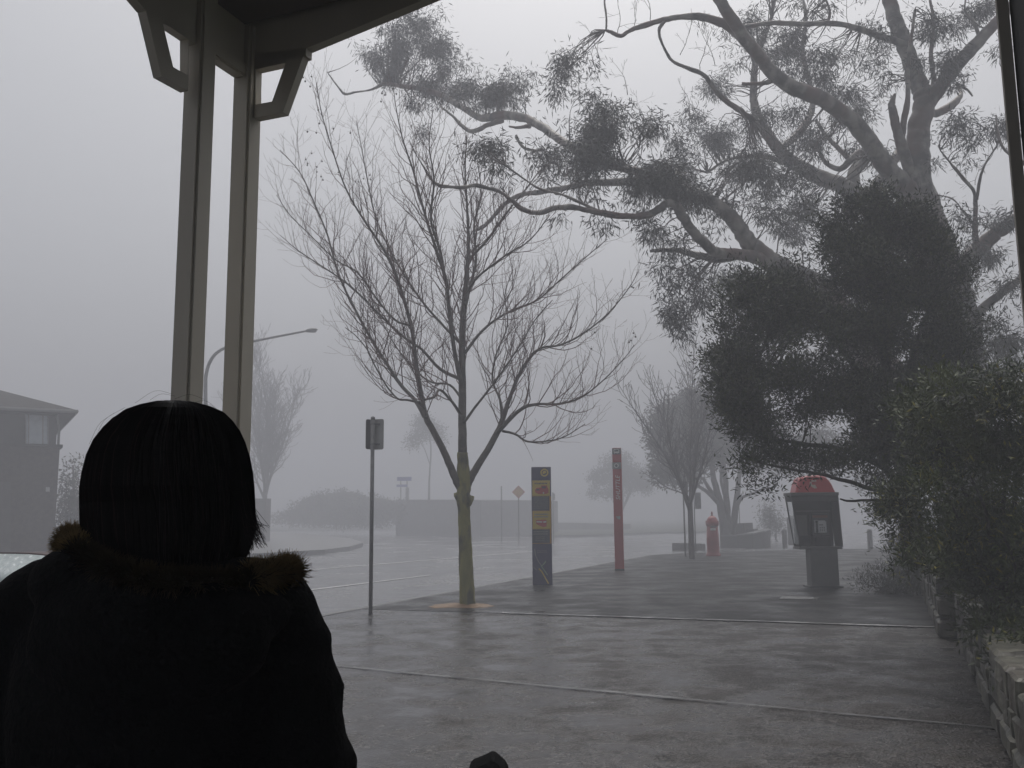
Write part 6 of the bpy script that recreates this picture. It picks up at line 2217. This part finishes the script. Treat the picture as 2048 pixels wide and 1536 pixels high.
def fur_tufts(name, m, path, cnt, Lm, seed, t0=0, t1=1, rt=0.0009, upb=0.4, outb=0.0):
    g = random.Random(seed)
    mb = MB()
    n = len(path)
    for i in range(cnt):
        t = (t0 + (t1 - t0) * g.random()) * (n - 1)
        j = min(int(t), n - 2)
        c = Vector(path[j][:3]).lerp(Vector(path[j + 1][:3]), t - j)
        ax = (Vector(path[j + 1][:3]) - Vector(path[j][:3])).normalized()
        d = Vector((g.gauss(0, 1), g.gauss(0, 1), g.gauss(0, 1)))
        d = (d - ax * d.dot(ax)).normalized()
        d = (d + Vector((outb, 0, upb)) + ax * g.gauss(0, 0.35) + Vector((math.sin(t * 1.7), math.sin(t * 2.9), math.cos(t * 2.1))) * 0.45).normalized()
        p0 = c + d * path[j][3] * 0.6
        L_ = Lm * g.uniform(0.5, 1.25)
        b_ = Vector((g.gauss(0, .25), g.gauss(0, .25), g.gauss(0, .25) - 0.15))
        p1 = p0 + (d + b_ * 0.3).normalized() * L_ * 0.5
        p2 = p1 + (d + b_).normalized() * L_ * 0.5
        mb.tube([p0, p1, p2], [rt * 1.2, rt, rt * 0.3], 3, cap=False)
    return mb.build(name, m, per)


mb = MB()
mb.tube([p[:3] for p in rim], [p[3] * 0.5 for p in rim], 12)
co2 = mb.build('fur_trim', 'fur_dark', per, smooth=True)
fr = fur_tufts('fur_pile', 'fur_dark', rim, 9000, 0.017, 1, rt=0.0006)
f2 = fur_tufts('fur_tuft', 'fur', rim, 3200, 0.024, 2, 0.80, 1.0, upb=0.45, outb=0.5, rt=0.0006)
f3 = fur_tufts('fur_tuft', 'fur', rim, 2600, 0.022, 3, 0.0, 0.20, upb=0.8, outb=-0.35, rt=0.0006)

# hair: a full bob
HO = [(795.5, 330, 342), (797, 315, 358), (801, 290, 382), (809, 264, 408), (820, 242, 428), (836, 222, 444), (855, 204, 457), (880, 186, 468), (910, 173, 477), (945, 163, 484), (975, 158, 487), (1005, 156, 489), (1040, 156, 490), (1075, 160, 487), (1105, 172, 478), (1135, 190, 466), (1160, 215, 450)]
hs_ = []
for (y, xl, xr) in HO:
    a, b = pp(xl, y), pp(xr, y)
    hx = (b.x - a.x) / 2
    cy = YP + 0.035
    hy = min(hx * 1.02, 0.125) if y < 1000 else min(hx, 0.118) * (1 - 0.0006 * (y - 1000))
    hs_.append(((a + b) / 2 + Vector((0, 0.035, 0)), hx, hy))
hm = loft([(c, max(hx - 0.004, 0.004), max(hy - 0.004, 0.004)) for c, hx, hy in hs_], 'hair', 'hair', per, n=40, power=2.1)
hr = hm.build('hair', 'hair', per, smooth=True)
g = random.Random(5)
mb, mbr = MB(), MB()
for i in range(2600):
    a = g.uniform(-math.pi, math.pi)
    if -0.2 < math.sin(a) and g.random() < 0.75 and math.sin(a) > 0.5:
        continue
    k0 = g.choice((2, 3, 4, 5, 6, 7, 8))
    k1 = len(hs_) - g.choice((1, 1, 2, 2, 3))
    off = g.uniform(-0.003, 0.0035)
    w_ = g.gauss(0, 0.02)
    pts = []
    for k in range(k0, k1):
        c, hx, hy = hs_[k]
        aa = a + w_ * (k - k0) * 0.4
        ca, sa = math.cos(aa), math.sin(aa)
        of_ = off if k > k0 + 1 else (off * 0.5 - 0.002 * (k0 + 2 - k))
        pts.append(Vector(c) + Vector((ca * (hx + of_), sa * (hy + of_), 0)))
    if len(pts) < 3:
        continue
    if g.random() < 0.06:
        pts[-1] += Vector((math.cos(a) * 0.012, math.sin(a) * 0.012, 0))
    rr = [0.0007] * (len(pts) - 1) + [0.0002]
    (mbr if g.random() < 0.10 else mb).tube(pts, rr, 3, cap=False)
# flicked ends on the right, fly-aways on top
for i in range(150):
    s_ = g.random()
    x0_, y0_ = 488 + g.uniform(-8, 4), 960 + g.uniform(0, 90)
    e = (500 + g.uniform(0, 34) * s_ + 5, 1060 + g.uniform(-10, 40))
    dy = g.uniform(-0.02, 0.03)
    pts = [pp(x0_, y0_, dy), pp(x0_ + 6, y0_ + 30, dy), pp((x0_ + e[0]) / 2 + 2, (y0_ + e[1]) / 2 + 14, dy), pp(e[0], e[1], dy)]
    sp4 = smooth_path([(*p, 0.0009) for p in pts], 3)
    (mbr if g.random() < 0.3 else mb).tube([p[:3] for p in sp4], [0.0009 * (1 - 0.7 * q / (len(sp4) - 1)) for q in range(len(sp4))], 3, cap=False)
for i in range(120):
    x0_ = 482 + g.uniform(-16, 10)
    e = (490 + g.uniform(-18, 14), 1098 + g.uniform(-10, 14))
    pts = [pp(x0_, 1020, 0.0), pp(x0_ + 6, 1060, 0.0), pp(e[0], e[1], 0.0)]
    mb.tube(pts, [0.001, 0.0009, 0.0003], 3, cap=False)
for (a_, b_, c_) in (((400, 818), (425, 812), (470, 880)), ((380, 806), (412, 800), (452, 838)), ((300, 800), (322, 788), (350, 792)), ((270, 806), (310, 782), (345, 788)), ((250, 815), (210, 840), (190, 880)), ((420, 830), (460, 850), (482, 905)), ((440, 850), (478, 880), (492, 930)), ((230, 826), (200, 850), (180, 890)), ((350, 798), (380, 790), (410, 800))):
    for q in range(1):
        j1 = g.uniform(-4, 4)
        pts = smooth_path([(*pp(a_[0] + j1, a_[1]), 0.0004), (*pp(b_[0] + j1, b_[1] + j1), 0.0004), (*pp(c_[0] + j1, c_[1] + j1), 0.0002)], 6)
        mb.tube([p[:3] for p in pts], [0.00022] * len(pts), 3, cap=False)
mb.build('hair_strand', 'hair', hr)
mbr.build('hair_sheen', 'hair_red', hr)
# trousers and shoes
mb = MB()
for s_ in (-1, 1):
    p3 = smooth_path([(X0 + s_ * 0.085, YP, 0.92, 0.10), (X0 + s_ * 0.09, YP, 0.7, 0.088), (X0 + s_ * 0.095, YP + 0.01, 0.46, 0.068), (X0 + s_ * 0.10, YP - 0.01, 0.09, 0.055)], 4)
    mb.tube([p[:3] for p in p3], [p[3] for p in p3], 16)
mb.build('trousers', 'trousers', per, smooth=True)
for s_ in (-1, 1):
    mb = MB()
    mb.ball((X0 + s_ * 0.11, YP + 0.06, 0.045), 1.0, sc=(0.05, 0.135, 0.048), seg=18, rings=10)
    mb.box((X0 + s_ * 0.11, YP + 0.055, 0.012), (0.085, 0.25, 0.022), bev=0.01)
    mb.build('shoe', 'shoe', per, smooth=True)

# ================================================================ HAZE
mf = bpy.data.materials.new('haze')
mf.use_nodes = True
nt = mf.node_tree
for n in list(nt.nodes):
    nt.nodes.remove(n)
ou = nt.nodes.new('ShaderNodeOutputMaterial')
pv = nt.nodes.new('ShaderNodeVolumePrincipled')
pv.inputs['Color'].default_value = (0.66, 0.675, 0.722, 1)
pv.inputs['Density'].default_value = FOG
pv.inputs['Anisotropy'].default_value = 0.2
nt.links.new(pv.outputs[0], ou.inputs['Volume'])
MATS['haze'] = mf
mb = MB()
mb.box((0, 110, 8.5), (300, 300, 20))
fog = mb.build('haze', 'haze')
tag(fog, kind='stuff')
